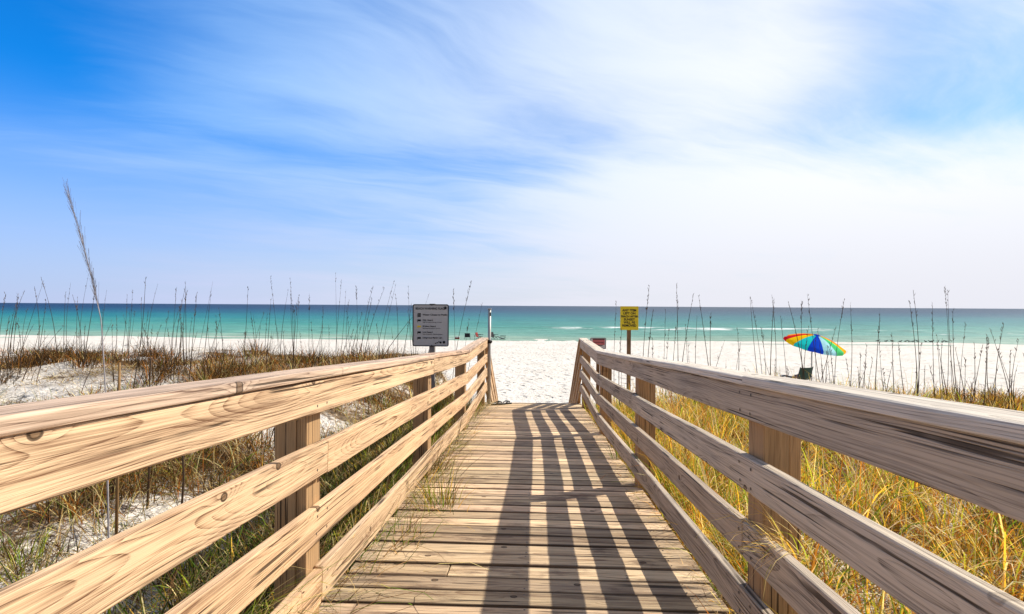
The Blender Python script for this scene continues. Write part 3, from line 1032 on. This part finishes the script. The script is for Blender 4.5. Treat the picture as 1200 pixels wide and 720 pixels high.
obj('vent_flap', bm, UMB[0], um, True)
bm = bmesh.new()
tube(bm, [apex - axis_v * 0.02, apex + axis_v * 0.10], [0.03, 0.012], 8)
obj('finial', bm, M['signwhite'], um, True)
bm = bmesh.new()
knee = apex - axis_v * 0.75
tube(bm, [apex, knee, Vector((knee.x, knee.y, UG - 0.4))], 0.026, 10)
obj('pole', bm, M['white_pole'], um, True)
for k in range(NG):
    bm = bmesh.new()
    tube(bm, [cpt(k - 0.5, r) - axis_v * 0.012 for r in (0.03, 0.35, 0.7, 0.985)], 0.006, 5)
    obj('rib', bm, M['frame'], um, True)

def camp_chair(cx_, cy_, rot):
    gz_ = ground_z(cx_, cy_)
    t = thing('camp_chair', 'dark green folding camp chair beside the rainbow umbrella', 'chair', (cx_, cy_, gz_))
    mw = Matrix.Translation((cx_, cy_, gz_)) @ Matrix.Rotation(rot, 4, 'Z') @ Matrix.Scale(1.15, 4)
    def p(name, m, f, sm=True):
        bm = bmesh.new()
        f(bm)
        return obj(name, bm, m, t, sm, mw)
    # local: faces -X, width along Y
    def back(bm):
        N = 8
        g_ = [[Vector((0.20 + 0.13 * k / 5 + 0.05 * (1 - (2 * i / N - 1) ** 2) , -0.27 + 0.54 * i / N, 0.55 + 0.40 * k / 5)) for i in range(N + 1)] for k in range(6)]
        for off in (0, 0.012):
            vv = [[bm.verts.new(q + Vector((off, 0, 0))) for q in r] for r in g_]
            for k in range(5):
                for i in range(N):
                    bm.faces.new((vv[k][i], vv[k][i + 1], vv[k + 1][i + 1], vv[k + 1][i]))
    p('backrest', M['navy'], back)
    def seat(bm):
        N = 6
        for off in (0, -0.012):
            vv = [[bm.verts.new((-0.27 + 0.50 * k / N, -0.25 + 0.50 * i / N, 0.44 - 0.03 * k / N - 0.04 * (1 - (2 * i / N - 1) ** 2) + off)) for i in range(N + 1)] for k in range(N + 1)]
            for k in range(N):
                for i in range(N):
                    bm.faces.new((vv[k][i], vv[k][i + 1], vv[k + 1][i + 1], vv[k + 1][i]))
    p('seat', M['navy'], seat)
    for s in (-1, 1):
        p('armrest', M['frame'], lambda bm: tube(bm, [(-0.36, s * 0.32, 0.60), (-0.2, s * 0.32, 0.645), (0.05, s * 0.31, 0.63), (0.27, s * 0.28, 0.66)], 0.03, 8))
        p('leg', M['frame'], lambda bm: tube(bm, [(-0.34, s * 0.31, 0.60), (-0.34, s * 0.31, 0.0)], 0.018, 8))
        p('leg', M['frame'], lambda bm: tube(bm, [(0.34, s * 0.27, 0.97), (0.18, s * 0.28, 0.42), (0.26, s * 0.30, 0.0)], 0.012, 8))
        p('crossbar', M['frame'], lambda bm: tube(bm, [(-0.33, s * 0.30, 0.06), (0.20, s * 0.28, 0.45)], 0.010, 8))
        p('crossbar', M['frame'], lambda bm: tube(bm, [(-0.33, s * 0.30, 0.44), (0.25, s * 0.29, 0.06)], 0.010, 8))


camp_chair(9.52, 20.0, R(-66))

# ================================================================= people's things by the water, left of the pole
def beach_chair(name, label, x, y, rot, back_m, seat_h, back_h, recl):
    gz_ = ground_z(x, y)
    t = thing(name, label, 'chair', (x, y, gz_))
    mw = Matrix.Translation((x, y, gz_)) @ Matrix.Rotation(rot, 4, 'Z')
    def p(nm, m, f):
        bm = bmesh.new()
        f(bm)
        obj(nm, bm, m, t, False, mw)
    w = 0.29
    top = (recl * back_h, seat_h + back_h)
    def sling(a, b, n):
        def f(bm):
            pts = [Vector((a[0] + (b[0] - a[0]) * k / n, 0, a[1] + (b[1] - a[1]) * k / n - 0.03 * math.sin(math.pi * k / n))) for k in range(n + 1)]
            loft(bm, [[(q.x, -w, q.z), (q.x, w, q.z), (q.x + .012, w, q.z - .012), (q.x + .012, -w, q.z - .012)] for q in pts])
        return f
    p('backrest', back_m, sling((0.22, seat_h), (0.22 + top[0], top[1]), 5))
    p('seat', back_m, sling((-0.30, seat_h + 0.05), (0.22, seat_h), 5))
    for s in (-1, 1):
        p('leg', M['frame'], lambda bm: tube(bm, [(-0.32, s * w, 0), (0.22 + top[0] * 0.3, s * w, seat_h + back_h * 0.35)], 0.02, 6))
        p('leg', M['frame'], lambda bm: tube(bm, [(0.36, s * w, 0), (-0.30, s * w, seat_h + 0.08)], 0.02, 6))
        p('armrest', M['frame'], lambda bm: tube(bm, [(-0.34, s * w, seat_h + 0.24), (0.28, s * w, seat_h + 0.24)], 0.024, 6))
    return t


beach_chair('beach_chair', 'small black folding chair by the water, nearest the warning sign', -7.47, 58.6, R(100), M['black'], 0.22, 0.42, 0.4)
beach_chair('beach_chair', 'beach chair with dark red back by the water, left of the metal pole', -6.15, 58.4, R(160), M['redcloth'], 0.30, 0.45, 0.3)
beach_chair('beach_chair', 'tall backed black beach chair by the water, just right of the metal pole', -4.50, 58.4, R(150), M['black'], 0.30, 0.52, 0.25)
beach_chair('lounge_chair', 'low dark lounge chair lying near the water, right of the tall black chair', -3.62, 58.8, R(175), M['black'], 0.14, 0.22, 1.4)
cz_ = ground_z(-8.59, 58.5)
t = thing('cool_box', 'small dark red cool box on the sand at the water edge', 'cool box', (-8.59, 58.5, cz_))
bm = bmesh.new(); slab(bm, (-8.59, 58.5, cz_ + 0.11), (0.48, 0.3, 0.22), 0.02); obj('body', bm, M['redcloth'], t)
bm = bmesh.new(); slab(bm, (-8.59, 58.5, cz_ + 0.245), (0.50, 0.32, 0.05), 0.012); obj('lid', bm, M['signwhite'], t)
bm = bmesh.new(); tube(bm, [(-8.82, 58.34, cz_ + 0.2), (-8.82, 58.32, cz_ + 0.31), (-8.36, 58.32, cz_ + 0.31), (-8.36, 58.34, cz_ + 0.2)], 0.012, 6); obj('handle', bm, M['black'], t)

# ================================================================= shore birds
def bird_bm(s):
    bm = bmesh.new()
    prof = [(-0.30, 0.10, 0.012), (-0.16, 0.115, 0.045), (0.0, 0.125, 0.075), (0.10, 0.145, 0.065), (0.155, 0.19, 0.035), (0.19, 0.235, 0.036), (0.225, 0.25, 0.03), (0.25, 0.25, 0.012), (0.31, 0.24, 0.004)]
    tube(bm, [(a * s, 0, (b + 0.03) * s) for a, b, c in prof], [c * s for a, b, c in prof], 8)
    for k in (-1, 1):
        tube(bm, [(0.0, k * 0.025 * s, 0.10 * s), (0.0, k * 0.025 * s, 0.0), (0.04 * s, k * 0.025 * s, 0.0)], 0.006 * s, 4)
    return bm


proto = None
for k in range(13):
    x = 41.2 + 0.63 * k + random.uniform(-0.2, 0.2)
    yb = 60.2 + random.uniform(-0.6, 0.4)
    if proto is None:
        o = obj('shorebird', bird_bm(0.85), M['bird'], None, True)
        proto = o
    else:
        o = proto.copy()
        col.objects.link(o)
    o.location = (x * 60.2 / 66.3, yb, ground_z(x * 0.9, yb))
    o.rotation_euler = (0, 0, random.choice((0, math.pi)) + random.uniform(-0.6, 0.6))
    tag(o, 'small dark shorebird standing in a row at the waterline on the right', 'bird', 'row of shorebirds at the waterline')
for k, (x, lb) in enumerate(((27.5, 'dark gull at the waterline above the red side of the umbrella, the left of two'), (28.75, 'dark gull at the waterline above the red side of the umbrella, the right of two'))):
    o = obj('gull', bird_bm(1.15), M['bird'], None, True)
    o.location = (x, 59.0, ground_z(x, 59.0))
    o.rotation_euler = (0, 0, 2.6 if k else 0.4)
    tag(o, lb, 'bird', 'gulls at the waterline')

# ================================================================= sea oats and dry stalks
STEMS = [(-10.28,11.11,1.83,-0.24),(-10.31,11.71,2.0,0.16),(-10.61,11.98,1.5,0.03),(-10.65,12.71,1.2,-0.06),(-9.33,11.7,1.52,0.19),(-9.4,12.61,1.79,0.24),(-6.3,8.15,1.78,0.3),(-7.65,10.33,0.87,0.17),(-8.86,12.72,1.71,0.1),(-7.5,11.24,1.79,0.02),(-8.09,12.5,1.93,0.47),(-5.68,8.57,1.49,0.2),(-6.58,10.35,1.54,0.22),(-5.65,9.23,1.15,0.09),(-6.08,10.72,0.41,-0.28),(-10.88,10.87,0.9,0.23),(-8.44,8.07,1.24,0.3),(-9.49,9.08,1.54,0.15),(-9.65,9.4,1.42,0.09),(-12.58,12.58,1.86,0.65),(-11.35,11.83,0.75,0.57),(-4.91,8.8,1.0,0.05),(-6.42,11.99,1.01,0.02),(-7.04,8.69,1.01,-0.03),(-7.47,11.09,1.24,-0.19),(-6.12,8.63,1.18,0.05),(-7.03,8.01,1.11,0.38),(-12.49,12.36,0.98,0.17),(-9.02,9.05,0.98,0.25),(-8.78,9.08,0.94,0.28),(-7.29,12.91,0.71,0.26),(-9.69,12.36,1.13,0.22),(-6.06,9.45,1.06,0.45),(-10.08,12.81,1.04,-0.17),(-5.55,11.43,1.9,-0.25),(-5.53,12.05,1.93,-0.09),(-4.25,9.92,1.61,0.0),(-5.39,13.23,1.34,0.05),(-4.54,12.11,2.04,-0.01),(-5.05,13.35,2.02,0.12),(-4.61,13.02,1.44,0.02),(-3.5,10.34,1.62,0.02),(-3.49,10.63,1.66,0.28),(-3.17,9.75,1.62,0.39),(-2.95,9.66,1.79,0.34),(-2.73,9.29,1.84,0.26),(-3.08,10.36,1.03,0.71),(-2.66,11.71,1.31,-0.15),(-1.44,9.02,2.42,0.34),(-1.72,12.05,2.12,0.23),(-1.45,10.52,2.23,0.4),(-2.36,10.39,1.99,-0.1),(-2.87,12.68,1.72,0.32),(-5.77,11.16,1.11,0.04),(-5.25,10.42,0.82,0.09),(-4.95,11.17,0.69,-0.1),(-4.76,12.17,0.87,0.05),(-3.44,9.26,1.14,0.27),(-4.63,13.39,1.17,0.27),(-2.79,9.1,1.26,-0.07),(-5.91,12.37,0.38,-0.05),(-3.38,12.8,0.87,-0.06),(-1.38,9.08,2.27,-0.01),(-4.2,12.54,1.46,0.33),(-4.44,10.65,1.0,-0.14),(1.55,10.52,2.3,0.01),(1.36,8.53,1.61,-0.0),(1.7,8.66,2.32,0.1),(1.91,9.13,1.95,0.05),(2.76,11.84,2.03,0.05),(2.23,9.19,1.63,0.01),(2.92,11.15,2.46,-0.05),(3.15,11.75,2.19,-0.05),(3.1,11.8,2.35,0.28),(2.91,9.71,1.31,-0.18),(2.89,9.74,1.8,-0.04),(3.36,10.34,2.14,-0.3),(3.51,11.21,1.27,0.37),(2.86,8.88,1.78,-0.01),(4.04,11.12,1.14,0.1),(4.15,11.29,1.47,0.03),(4.71,11.51,2.18,-0.25),(3.57,8.63,1.53,-0.03),(4.91,11.81,2.22,-0.26),(1.81,8.82,1.49,0.05),(2.41,9.69,1.67,0.05),(2.97,10.64,1.64,-0.04),(1.82,11.71,1.7,-0.0),(4.08,9.52,1.99,0.01),(4.91,11.27,2.21,-0.02),(4.67,10.14,1.71,-0.19),(4.66,9.44,1.99,-0.35),(4.63,9.45,1.97,-0.09),(4.76,9.03,2.06,-0.25),(4.52,8.73,1.42,-0.01),(4.87,8.95,2.02,0.06),(5.99,10.57,2.01,-0.04),(5.83,11.49,1.68,0.38),(5.49,8.98,1.78,0.1),(5.63,8.65,1.46,-0.02),(7.64,11.46,1.29,-0.2),(6.94,10.1,2.08,-0.25),(6.67,9.72,2.2,-0.15),(6.58,9.21,0.93,-0.06),(7.38,10.28,2.04,-0.1),(8.1,10.98,2.36,-0.02),(7.49,9.87,2.23,-0.3),(7.44,9.77,1.88,-0.19),(6.73,8.67,1.29,-0.13),(8.86,11.25,1.16,-0.11),(6.88,8.6,1.49,-0.03),(8.14,9.98,1.32,0.05),(9.36,11.02,1.49,-0.33),(7.59,8.89,1.32,-0.01),(7.47,10.69,0.86,-0.04),(6.64,11.35,1.1,-0.01),(6.25,10.39,0.98,-0.01),(5.82,10.86,0.9,-0.0),(6.44,8.82,1.44,-0.03),(8.06,9.8,1.59,0.16),(7.69,8.95,1.18,-0.32),(8.39,11.03,1.6,0.17),(6.41,9.38,1.26,0.1),(6.2,9.86,0.89,0.17)]


def stem_mesh(h, lean, bend, head, r0, nseed):
    bm = bmesh.new()
    n = 7
    pts = []
    for i in range(n + 1):
        t_ = i / n
        pts.append(Vector((lean[0] * (t_ ** 1.35) + bend[0] * math.sin(t_ * math.pi), lean[1] * (t_ ** 1.35) + bend[1] * math.sin(t_ * math.pi), h * t_)))
    tube(bm, pts, [r0 * (1 - 0.78 * i / n) for i in range(n + 1)], 4)
    # thin husks left on the panicle
    for k in range(nseed):
        t_ = 1 - head * random.random()
        q = Vector((lean[0] * (t_ ** 1.35) + bend[0] * math.sin(t_ * math.pi), lean[1] * (t_ ** 1.35) + bend[1] * math.sin(t_ * math.pi), h * t_))
        a = random.uniform(0, 6.283)
        d = Vector((math.cos(a) * 0.35, math.sin(a) * 0.35, 1)).normalized()
        L = random.uniform(0.03, 0.075)
        sde = d.cross(Vector((math.sin(a), -math.cos(a), 0.2))).normalized() * random.uniform(0.003, 0.006)
        vs = [bm.verts.new(q), bm.verts.new(q + d * L * 0.5 + sde), bm.verts.new(q + d * L), bm.verts.new(q + d * L * 0.5 - sde)]
        f = bm.faces.new(vs)
        f.material_index = 1
    return bm


def add_stem(x, y, h, lx_, ly_, label, group):
    head = random.uniform(0.15, 0.4)
    bm = stem_mesh(h, (lx_, ly_), (random.uniform(-.05, .05), random.uniform(-.05, .05)), head, random.uniform(0.0060, 0.0098), int(h * random.uniform(2, 14)))
    o = obj('sea_oat', bm, [M['stalk'], M['seed']])
    o.location = (x, y, ground_z(x, y) - 0.02)
    tag(o, label, 'sea oats', group)


LBL = {-1: ('thin dark sea oat stalk rising from the dune left of the boardwalk', 'sea oats on the left dune'),
       1: ('thin dark sea oat stalk rising from the dune right of the boardwalk', 'sea oats on the right dune')}
for (x, y, h, lx_) in STEMS:
    add_stem(x, y, h + 0.02, lx_, random.uniform(-0.15, 0.15), *LBL[-1 if x < 0 else 1])
for k in range(164):
    sd = -1 if k % 5 < 3 else 1
    x = sd * random.uniform(2.6, 14.0)
    y = random.uniform(8.5, 13.8 if sd < 0 else 11.8)
    tall = random.random() < 0.45
    add_stem(x, y, random.uniform(1.0, 1.75) if tall else random.uniform(0.4, 1.0), random.uniform(-0.10, 0.26) if sd < 0 else random.uniform(-0.22, 0.12), random.uniform(-0.12, 0.12), *LBL[sd])

# the one tall plume close to the left railing
bxp, byp = -2.64, 3.2
gzp = ground_z(bxp, byp)
pl = thing('tall_sea_oat', 'tall pale feathery sea oat leaning left close behind the left railing', 'sea oats', (bxp, byp, gzp))
def path_pl(z): 
    return Vector((np.interp(z, [gzp, -0.6, -0.12, 0.11, 0.42, 0.71], [-2.62, -2.645, -2.675, -2.727, -2.81, -2.905]), byp, z))
bm = bmesh.new()
zs = np.linspace(gzp - 0.05, 0.70, 16)
tube(bm, [path_pl(z) for z in zs], [0.0062 - 0.0052 * i / 15 for i in range(16)], 6)
obj('stem', bm, M['plume'], pl, True)
bm = bmesh.new()
for k in range(170):
    z = random.uniform(-0.05, 0.66)
    q = path_pl(z)
    up_ = (path_pl(z + 0.05) - path_pl(z)).normalized()
    a = random.uniform(0, 6.283)
    d = (up_ + Vector((math.cos(a), math.sin(a), 0)) * random.uniform(0.05, 0.26)).normalized()
    L = random.uniform(0.05, 0.16)
    s_ = d.cross(Vector((0.2, 1, 0.1))).normalized() * random.uniform(0.0003, 0.0007)
    e_ = q + d * L
    bm.faces.new([bm.verts.new(q - s_), bm.verts.new(q + s_), bm.verts.new(e_ + s_ * 1.8), bm.verts.new(e_ - s_ * 1.8)])
obj('seed_head', bm, M['plume'], pl)
# a short broken stalk beside it
bm = bmesh.new()
g0 = ground_z(-2.62, 3.25)
tube(bm, [(-2.62, 3.25, g0 - 0.05), (-2.615, 3.26, -0.9), (-2.60, 3.25, -0.37)], [0.009, 0.009, 0.007], 6)
tube(bm, [(-2.615, 3.26, -0.75), (-2.55, 3.26, -0.58)], [0.005, 0.002], 5)
tag(obj('dry_stalk', bm, M['stalk_tan'], None, True), 'short brown broken stalk standing under the tall feathery sea oat', 'stalk')
# thin dark weed stems seen through the left rails
for k, (x, y, h, lx_, lb) in enumerate(((-3.30, 4.05, 1.05, 0.05, 'leftmost dark weed stem standing on sand behind the left railing'), (-2.98, 4.0, 1.15, 0.02, 'dark weed stem behind the left railing, second from the left'),
                                        (-2.55, 3.75, 1.10, 0.03, 'dark weed stem behind the left railing, third from the left'), (-2.02, 4.1, 1.0, 0.0, 'dark weed stem behind the left railing, nearest its first post'))):
    bm = bmesh.new()
    tube(bm, [(0, 0, -0.05), (lx_ * 0.4 + 0.012, 0.01, h * 0.35), (lx_ * 0.8 - 0.008, 0, h * 0.7), (lx_, 0.02, h)], [0.008, 0.0075, 0.006, 0.003], 6)
    for q in range(5):
        z = h * random.uniform(0.2, 0.9)
        a = random.uniform(0, 6.28)
        tube(bm, [(lx_ * z / h, 0, z), (lx_ * z / h + 0.07 * math.cos(a), 0.07 * math.sin(a), z + 0.08)], [0.003, 0.001], 4)
    o = obj('weed_stem', bm, M['stalk'], None, True)
    o.location = (x, y, ground_z(x, y))
    tag(o, lb, 'weed')


# ================================================================= grass
def gz_vec(x, y):
    return np.array([ground_z(a, b) for a, b in zip(x, y)])


def blades(px_, py_, pz_, L, w, az, lean, droop, colr, nseg=5):
    """Ribbon blades: root positions, length, width, azimuth, initial lean (rad from vertical), droop (extra bend)."""
    n = len(px_)
    tt = np.linspace(0, 1, nseg + 1)
    V = np.zeros((n, nseg + 1, 2, 3))
    hx, hy = np.cos(az), np.sin(az)
    tw = RNG.uniform(-0.9, 0.9, n)
    sxv, syv = -np.sin(az + tw), np.cos(az + tw)
    cx_, cz_ = np.zeros(n), np.zeros(n)
    for i, t_ in enumerate(tt):
        if i:
            ang = lean + droop * (t_ - 0.5 / nseg) ** 1.6
            cx_ = cx_ + np.sin(ang) * L / nseg
            cz_ = cz_ + np.cos(ang) * L / nseg
        ww = w * (1 - t_ ** 2.2) * 0.5 + w * 0.04
        for s_, sg in enumerate((-1, 1)):
            V[:, i, s_, 0] = px_ + hx * cx_ + sg * sxv * ww
            V[:, i, s_, 1] = py_ + hy * cx_ + sg * syv * ww
            V[:, i, s_, 2] = pz_ + cz_
    b = np.arange(n)[:, None] * ((nseg + 1) * 2) + np.arange(nseg)[None, :] * 2
    F = np.stack([b, b + 1, b + 3, b + 2], -1).reshape(-1, 4)
    C = np.repeat(colr, (nseg + 1) * 2, axis=0)
    return V.reshape(-1, 3), F, C


def palette(n, cols, wts, var=0.28):
    cols = np.array(cols)
    k = RNG.choice(len(cols), n, p=np.array(wts) / sum(wts))
    return np.clip(cols[k] * RNG.uniform(1 - var, 1 + var, (n, 1)) * RNG.uniform(0.92, 1.08, (n, 3)), 0, 1)


class Patch:
    def __init__(self): self.V, self.F, self.C, self.n = [], [], [], 0

    def add(self, x, y, L, w, az, lean, droop, colr, z=None, nseg=5):
        z = gz_vec(x, y) - 0.015 if z is None else z
        V, F, C = blades(x, y, z, L, w, az, lean, droop, colr, nseg)
        self.V.append(V); self.F.append(F + self.n); self.C.append(C); self.n += len(V)

    def clumps(self, cxs, cys, per, spread, Lr, wr, leanr, droopr, cols, wts, out=0.7):
        """Tufts: blades fan out from each centre."""
        nC = len(cxs)
        k = np.repeat(np.arange(nC), per)
        n = len(k)
        sc = RNG.uniform(0.65, 1.2, nC)[k]
        ox, oy = RNG.normal(0, spread, n), RNG.normal(0, spread, n)
        az = np.where(RNG.random(n) < out, np.arctan2(oy, ox) + RNG.normal(0, 0.5, n), RNG.uniform(0, 6.283, n))
        tint = RNG.uniform(0.75, 1.2, (nC, 1))[k]
        self.add(cxs[k] + ox, cys[k] + oy, RNG.uniform(*Lr, n) * sc, RNG.uniform(*wr, n), az, RNG.uniform(*leanr, n), RNG.uniform(*droopr, n), palette(n, cols, wts) * tint)

    def make(self, name):
        o = arr_obj(name, np.concatenate(self.V), np.concatenate(self.F), M['grass'], colors=np.concatenate(self.C))
        return tag(o, kind='stuff')


GOLD, STRAW, RUST = (0.78, 0.50, 0.07), (0.84, 0.68, 0.34), (0.50, 0.20, 0.04)
GREEN, LIME, DGREEN = (0.16, 0.25, 0.03), (0.46, 0.52, 0.06), (0.05, 0.085, 0.018)
BROWN, DBROWN, TAN = (0.20, 0.115, 0.05), (0.075, 0.045, 0.025), (0.46, 0.32, 0.16)
U = RNG.uniform

# ---- right of the boardwalk: tall golden grass in separate bunches over dead straw
p = Patch()
n = 760
cx_, cy_ = U(1.05, 6.8, n), U(0.2, 11.2, n)
p.clumps(cx_, cy_, 28, 0.08, (0.35, 0.85), (0.005, 0.0125), (0.0, 0.55), (0.3, 2.3), [GOLD, STRAW, RUST, GREEN, LIME, TAN], [4.6, 4, 3.0, 3.0, 2.0, 1.4])
n = 190
p.clumps(U(1.0, 1.45, n), U(1.0, 9.2, n), 26, 0.06, (0.30, 0.62), (0.004, 0.008), (0.0, 0.4), (0.3, 1.8), [GOLD, STRAW, RUST, GREEN, LIME, BROWN], [3, 3, 2, 3.5, 2.0, 2])
n = 90     # bleached, bent-over seed stems and broad blades
p.clumps(U(1.1, 6.0, n), U(0.8, 10.5, n), 14, 0.05, (0.5, 0.95), (0.006, 0.013), (0.1, 0.8), (0.8, 2.8), [(0.80, 0.68, 0.42), STRAW, LIME, RUST], [3, 2, 1.5, 1])
n = 26000   # fallen straw
x, y = U(1.0, 6.8, n), U(0.3, 11.5, n)
p.add(x, y, U(0.15, 0.5, n), U(0.003, 0.008, n), U(0, 6.28, n), U(0.9, 1.5, n), U(0.0, 0.7, n), palette(n, [STRAW, TAN, BROWN, RUST, DBROWN], [1.6, 2.0, 3.5, 2.2, 5]), z=gz_vec(x, y) + U(0, 0.14, n), nseg=3)
p.make('golden_grass')

# ---- dune crest on the right: low tawny grass
p = Patch()
n = 900
cx_ = U(3.6, 17.0, n)
cy_ = U(8.6, 12.2, n)
p.clumps(cx_, cy_, 26, 0.12, (0.12, 0.46), (0.006, 0.012), (0.0, 0.7), (0.2, 1.6), [GOLD, STRAW, BROWN, DBROWN, RUST, GREEN], [1.4, 1.6, 3.6, 3.0, 1.6, 0.6])
p.make('crest_grass')

# ---- left of the boardwalk
p = Patch()
n = 500   # dense grass hugging the railing
cy_ = U(0.9, 9.8, n)
cx_ = -1.03 - np.abs(RNG.normal(0, 0.42, n))
p.clumps(cx_, cy_, 30, 0.09, (0.30, 0.78), (0.0035, 0.008), (0.05, 0.75), (0.5, 2.5), [DGREEN, GREEN, STRAW, TAN, BROWN, DBROWN, LIME, GOLD], [2.6, 2.2, 2.4, 2.0, 2.4, 2.4, 1.2, 1.2])
n = 950   # brown tangle further out, toward the crest
cy_ = U(3.6, 12.0, n)
cx_ = -1.3 - (U(0, 1, n) ** 1.3) * (0.44 * cy_ + 0.6)
ok = (np.sin(cx_ * 1.7 + cy_ * 0.5) + np.sin(cy_ * 2.3 - cx_ * 0.8) > -0.6) | (cx_ > -2.1)
cx_, cy_ = cx_[ok], cy_[ok]
p.clumps(cx_, cy_, 30, 0.13, (0.16, 0.58), (0.004, 0.009), (0.1, 1.1), (0.3, 2.2), [DBROWN, BROWN, TAN, STRAW, GREEN, RUST], [4.2, 3.4, 1.8, 1.4, 0.7, 2.0])
n = 420   # dune face, patchy
cy_ = U(7.2, 13.3, n)
cx_ = -U(2.0, 16.0, n)
ok = np.sin(cx_ * 1.1 + 0.5) + np.sin(cy_ * 1.7 + cx_ * 0.6) + RNG.normal(0, 0.3, n) > 0.12
cx_, cy_ = cx_[ok], cy_[ok]
p.clumps(cx_, cy_, 38, 0.15, (0.10, 0.38), (0.007, 0.014), (0.1, 1.0), (0.2, 1.9), [DBROWN, BROWN, TAN, STRAW, GREEN, RUST], [3.6, 3.2, 2.2, 1.6, 0.5, 2.0])
n = 48    # dark bushy clumps that stand out on the dune
cy_ = U(8.5, 13.5, n)
cx_ = -U(2.5, 14, n)
p.clumps(cx_, cy_, 170, 0.18, (0.25, 0.6), (0.005, 0.011), (0.0, 1.1), (0.2, 1.4), [DBROWN, BROWN, (0.03, 0.02, 0.012), RUST], [3, 1.5, 2.5, 0.8])
n = 60    # tufts on the open sand near the rail
cy_ = U(2.2, 8.0, n)
cx_ = -1.4 - U(0.4, 1, n) * (0.9 * cy_)
p.clumps(cx_, cy_, 44, 0.07, (0.16, 0.46), (0.003, 0.0055), (0.1, 0.9), (0.2, 1.4), [GREEN, LIME, STRAW, BROWN, DBROWN], [2.4, 1.2, 2, 2, 1.6])
n = 44000  # fallen straw and wrack in patches on the sand
NP = 260
pc_y = U(1.5, 14.0, NP)
pc_x = -1.1 - (U(0, 1, NP) ** 1.25) * (1.0 * pc_y + 2.0)
k = RNG.integers(0, NP, n)
x, y = pc_x[k] + RNG.normal(0, 0.34, n), pc_y[k] + RNG.normal(0, 0.15, n)
ok = x < -1.0
x, y = x[ok], y[ok]
n = len(x)
p.add(x, y, U(0.08, 0.32, n), U(0.003, 0.008, n), U(0, 6.28, n), U(1.05, 1.57, n), U(0.0, 0.5, n), palette(n, [TAN, BROWN, DBROWN, STRAW, (0.04, 0.03, 0.02)], [1.6, 3, 3, 1.2, 1.4]), z=gz_vec(x, y) + U(0.0, 0.06, n), nseg=3)
p.make('dune_grass')


def tuft(name, label, x, y, z, per, spread, Lr, leanr, droopr, cols, wts, az=None):
    q = Patch()
    n = per
    ox, oy = RNG.normal(0, spread, n), RNG.normal(0, spread, n)
    a = np.arctan2(oy, ox) + RNG.normal(0, 0.5, n) if az is None else az + RNG.normal(0, 0.55, n)
    q.add(x + ox, y + oy, U(*Lr, n), U(0.0025, 0.0055, n), a, U(*leanr, n), U(*droopr, n), palette(n, cols, wts), z=np.full(n, z) if not hasattr(z, '__len__') else z)
    o = arr_obj(name, np.concatenate(q.V), np.concatenate(q.F), M['grass'], colors=np.concatenate(q.C))
    return tag(o, label, 'grass tuft')


tuft('grass_tuft', 'green grass tuft growing through the deck planks by the left railing', -0.68, 3.85, deck_z(3.85) - 0.03, 130, 0.075, (0.12, 0.34), (0.0, 0.75), (0.1, 1.3), [DGREEN, GREEN, GOLD, BROWN, LIME], [3, 2.4, 1.6, 2, 1])
tuft('grass_tuft', 'thin grass tuft on the near left planks, below the larger tuft', -0.80, 3.2, deck_z(3.2) - 0.02, 60, 0.07, (0.08, 0.24), (0.1, 0.9), (0.1, 1.2), [DGREEN, GREEN, TAN, BROWN], [2, 2, 2, 2])
tuft('grass_tuft', 'brown dry tuft against the left kick board beyond the larger green tuft', -0.90, 4.9, deck_z(4.9) - 0.02, 90, 0.07, (0.12, 0.38), (0.1, 0.8), (0.2, 1.4), [DBROWN, BROWN, GREEN, TAN], [2, 3, 1.4, 1.5], az=0.3)
tuft('grass_tuft', 'dry gold grass tuft draped over the lower right board at the near post', 0.90, 1.90, deck_z(1.9) + 0.46, 60, 0.03, (0.16, 0.40), (0.3, 1.3), (0.6, 2.4), [STRAW, TAN, GOLD, LIME, BROWN], [3, 2.4, 1.4, 1.2, 1.4], az=2.9)
tuft('grass_tuft', 'long green blades reaching through the lower left boards near the camera', -1.14, 1.85, deck_z(1.85) - 0.05, 75, 0.05, (0.45, 0.78), (0.2, 0.75), (0.5, 1.7), [LIME, GREEN, STRAW], [3, 3, 1.2], az=-0.35)
tuft('grass_tuft', 'small green tuft poking out under the right kick board mid deck', 0.84, 5.55, deck_z(5.55) - 0.02, 40, 0.025, (0.10, 0.32), (0.0, 0.5), (0.1, 1.0), [DGREEN, GREEN, BROWN], [2, 3, 1])
# debris lying along the plank ends
q = Patch()
n = 900
y = U(1.6, 9.5, n)
x = XL + np.abs(RNG.normal(0, 0.10, n))
q.add(x, y, U(0.02, 0.13, n), U(0.0015, 0.0035, n), U(0, 6.28, n), U(1.3, 1.57, n), U(0, 0.25, n), palette(n, [TAN, BROWN, DBROWN, STRAW], [2, 3, 2, 1]), z=np.array([deck_z(v) for v in y]) + U(0.002, 0.012, n), nseg=2)
n = 260
y = U(1.6, 7, n)
x = XR - np.abs(RNG.normal(0, 0.06, n))
q.add(x, y, U(0.02, 0.10, n), U(0.0015, 0.003, n), U(0, 6.28, n), U(1.3, 1.57, n), U(0, 0.25, n), palette(n, [TAN, BROWN, DBROWN, STRAW], [2, 3, 2, 1]), z=np.array([deck_z(v) for v in y]) + U(0.002, 0.012, n), nseg=2)
q.make('plant_litter')

bpy.context.view_layer.update()
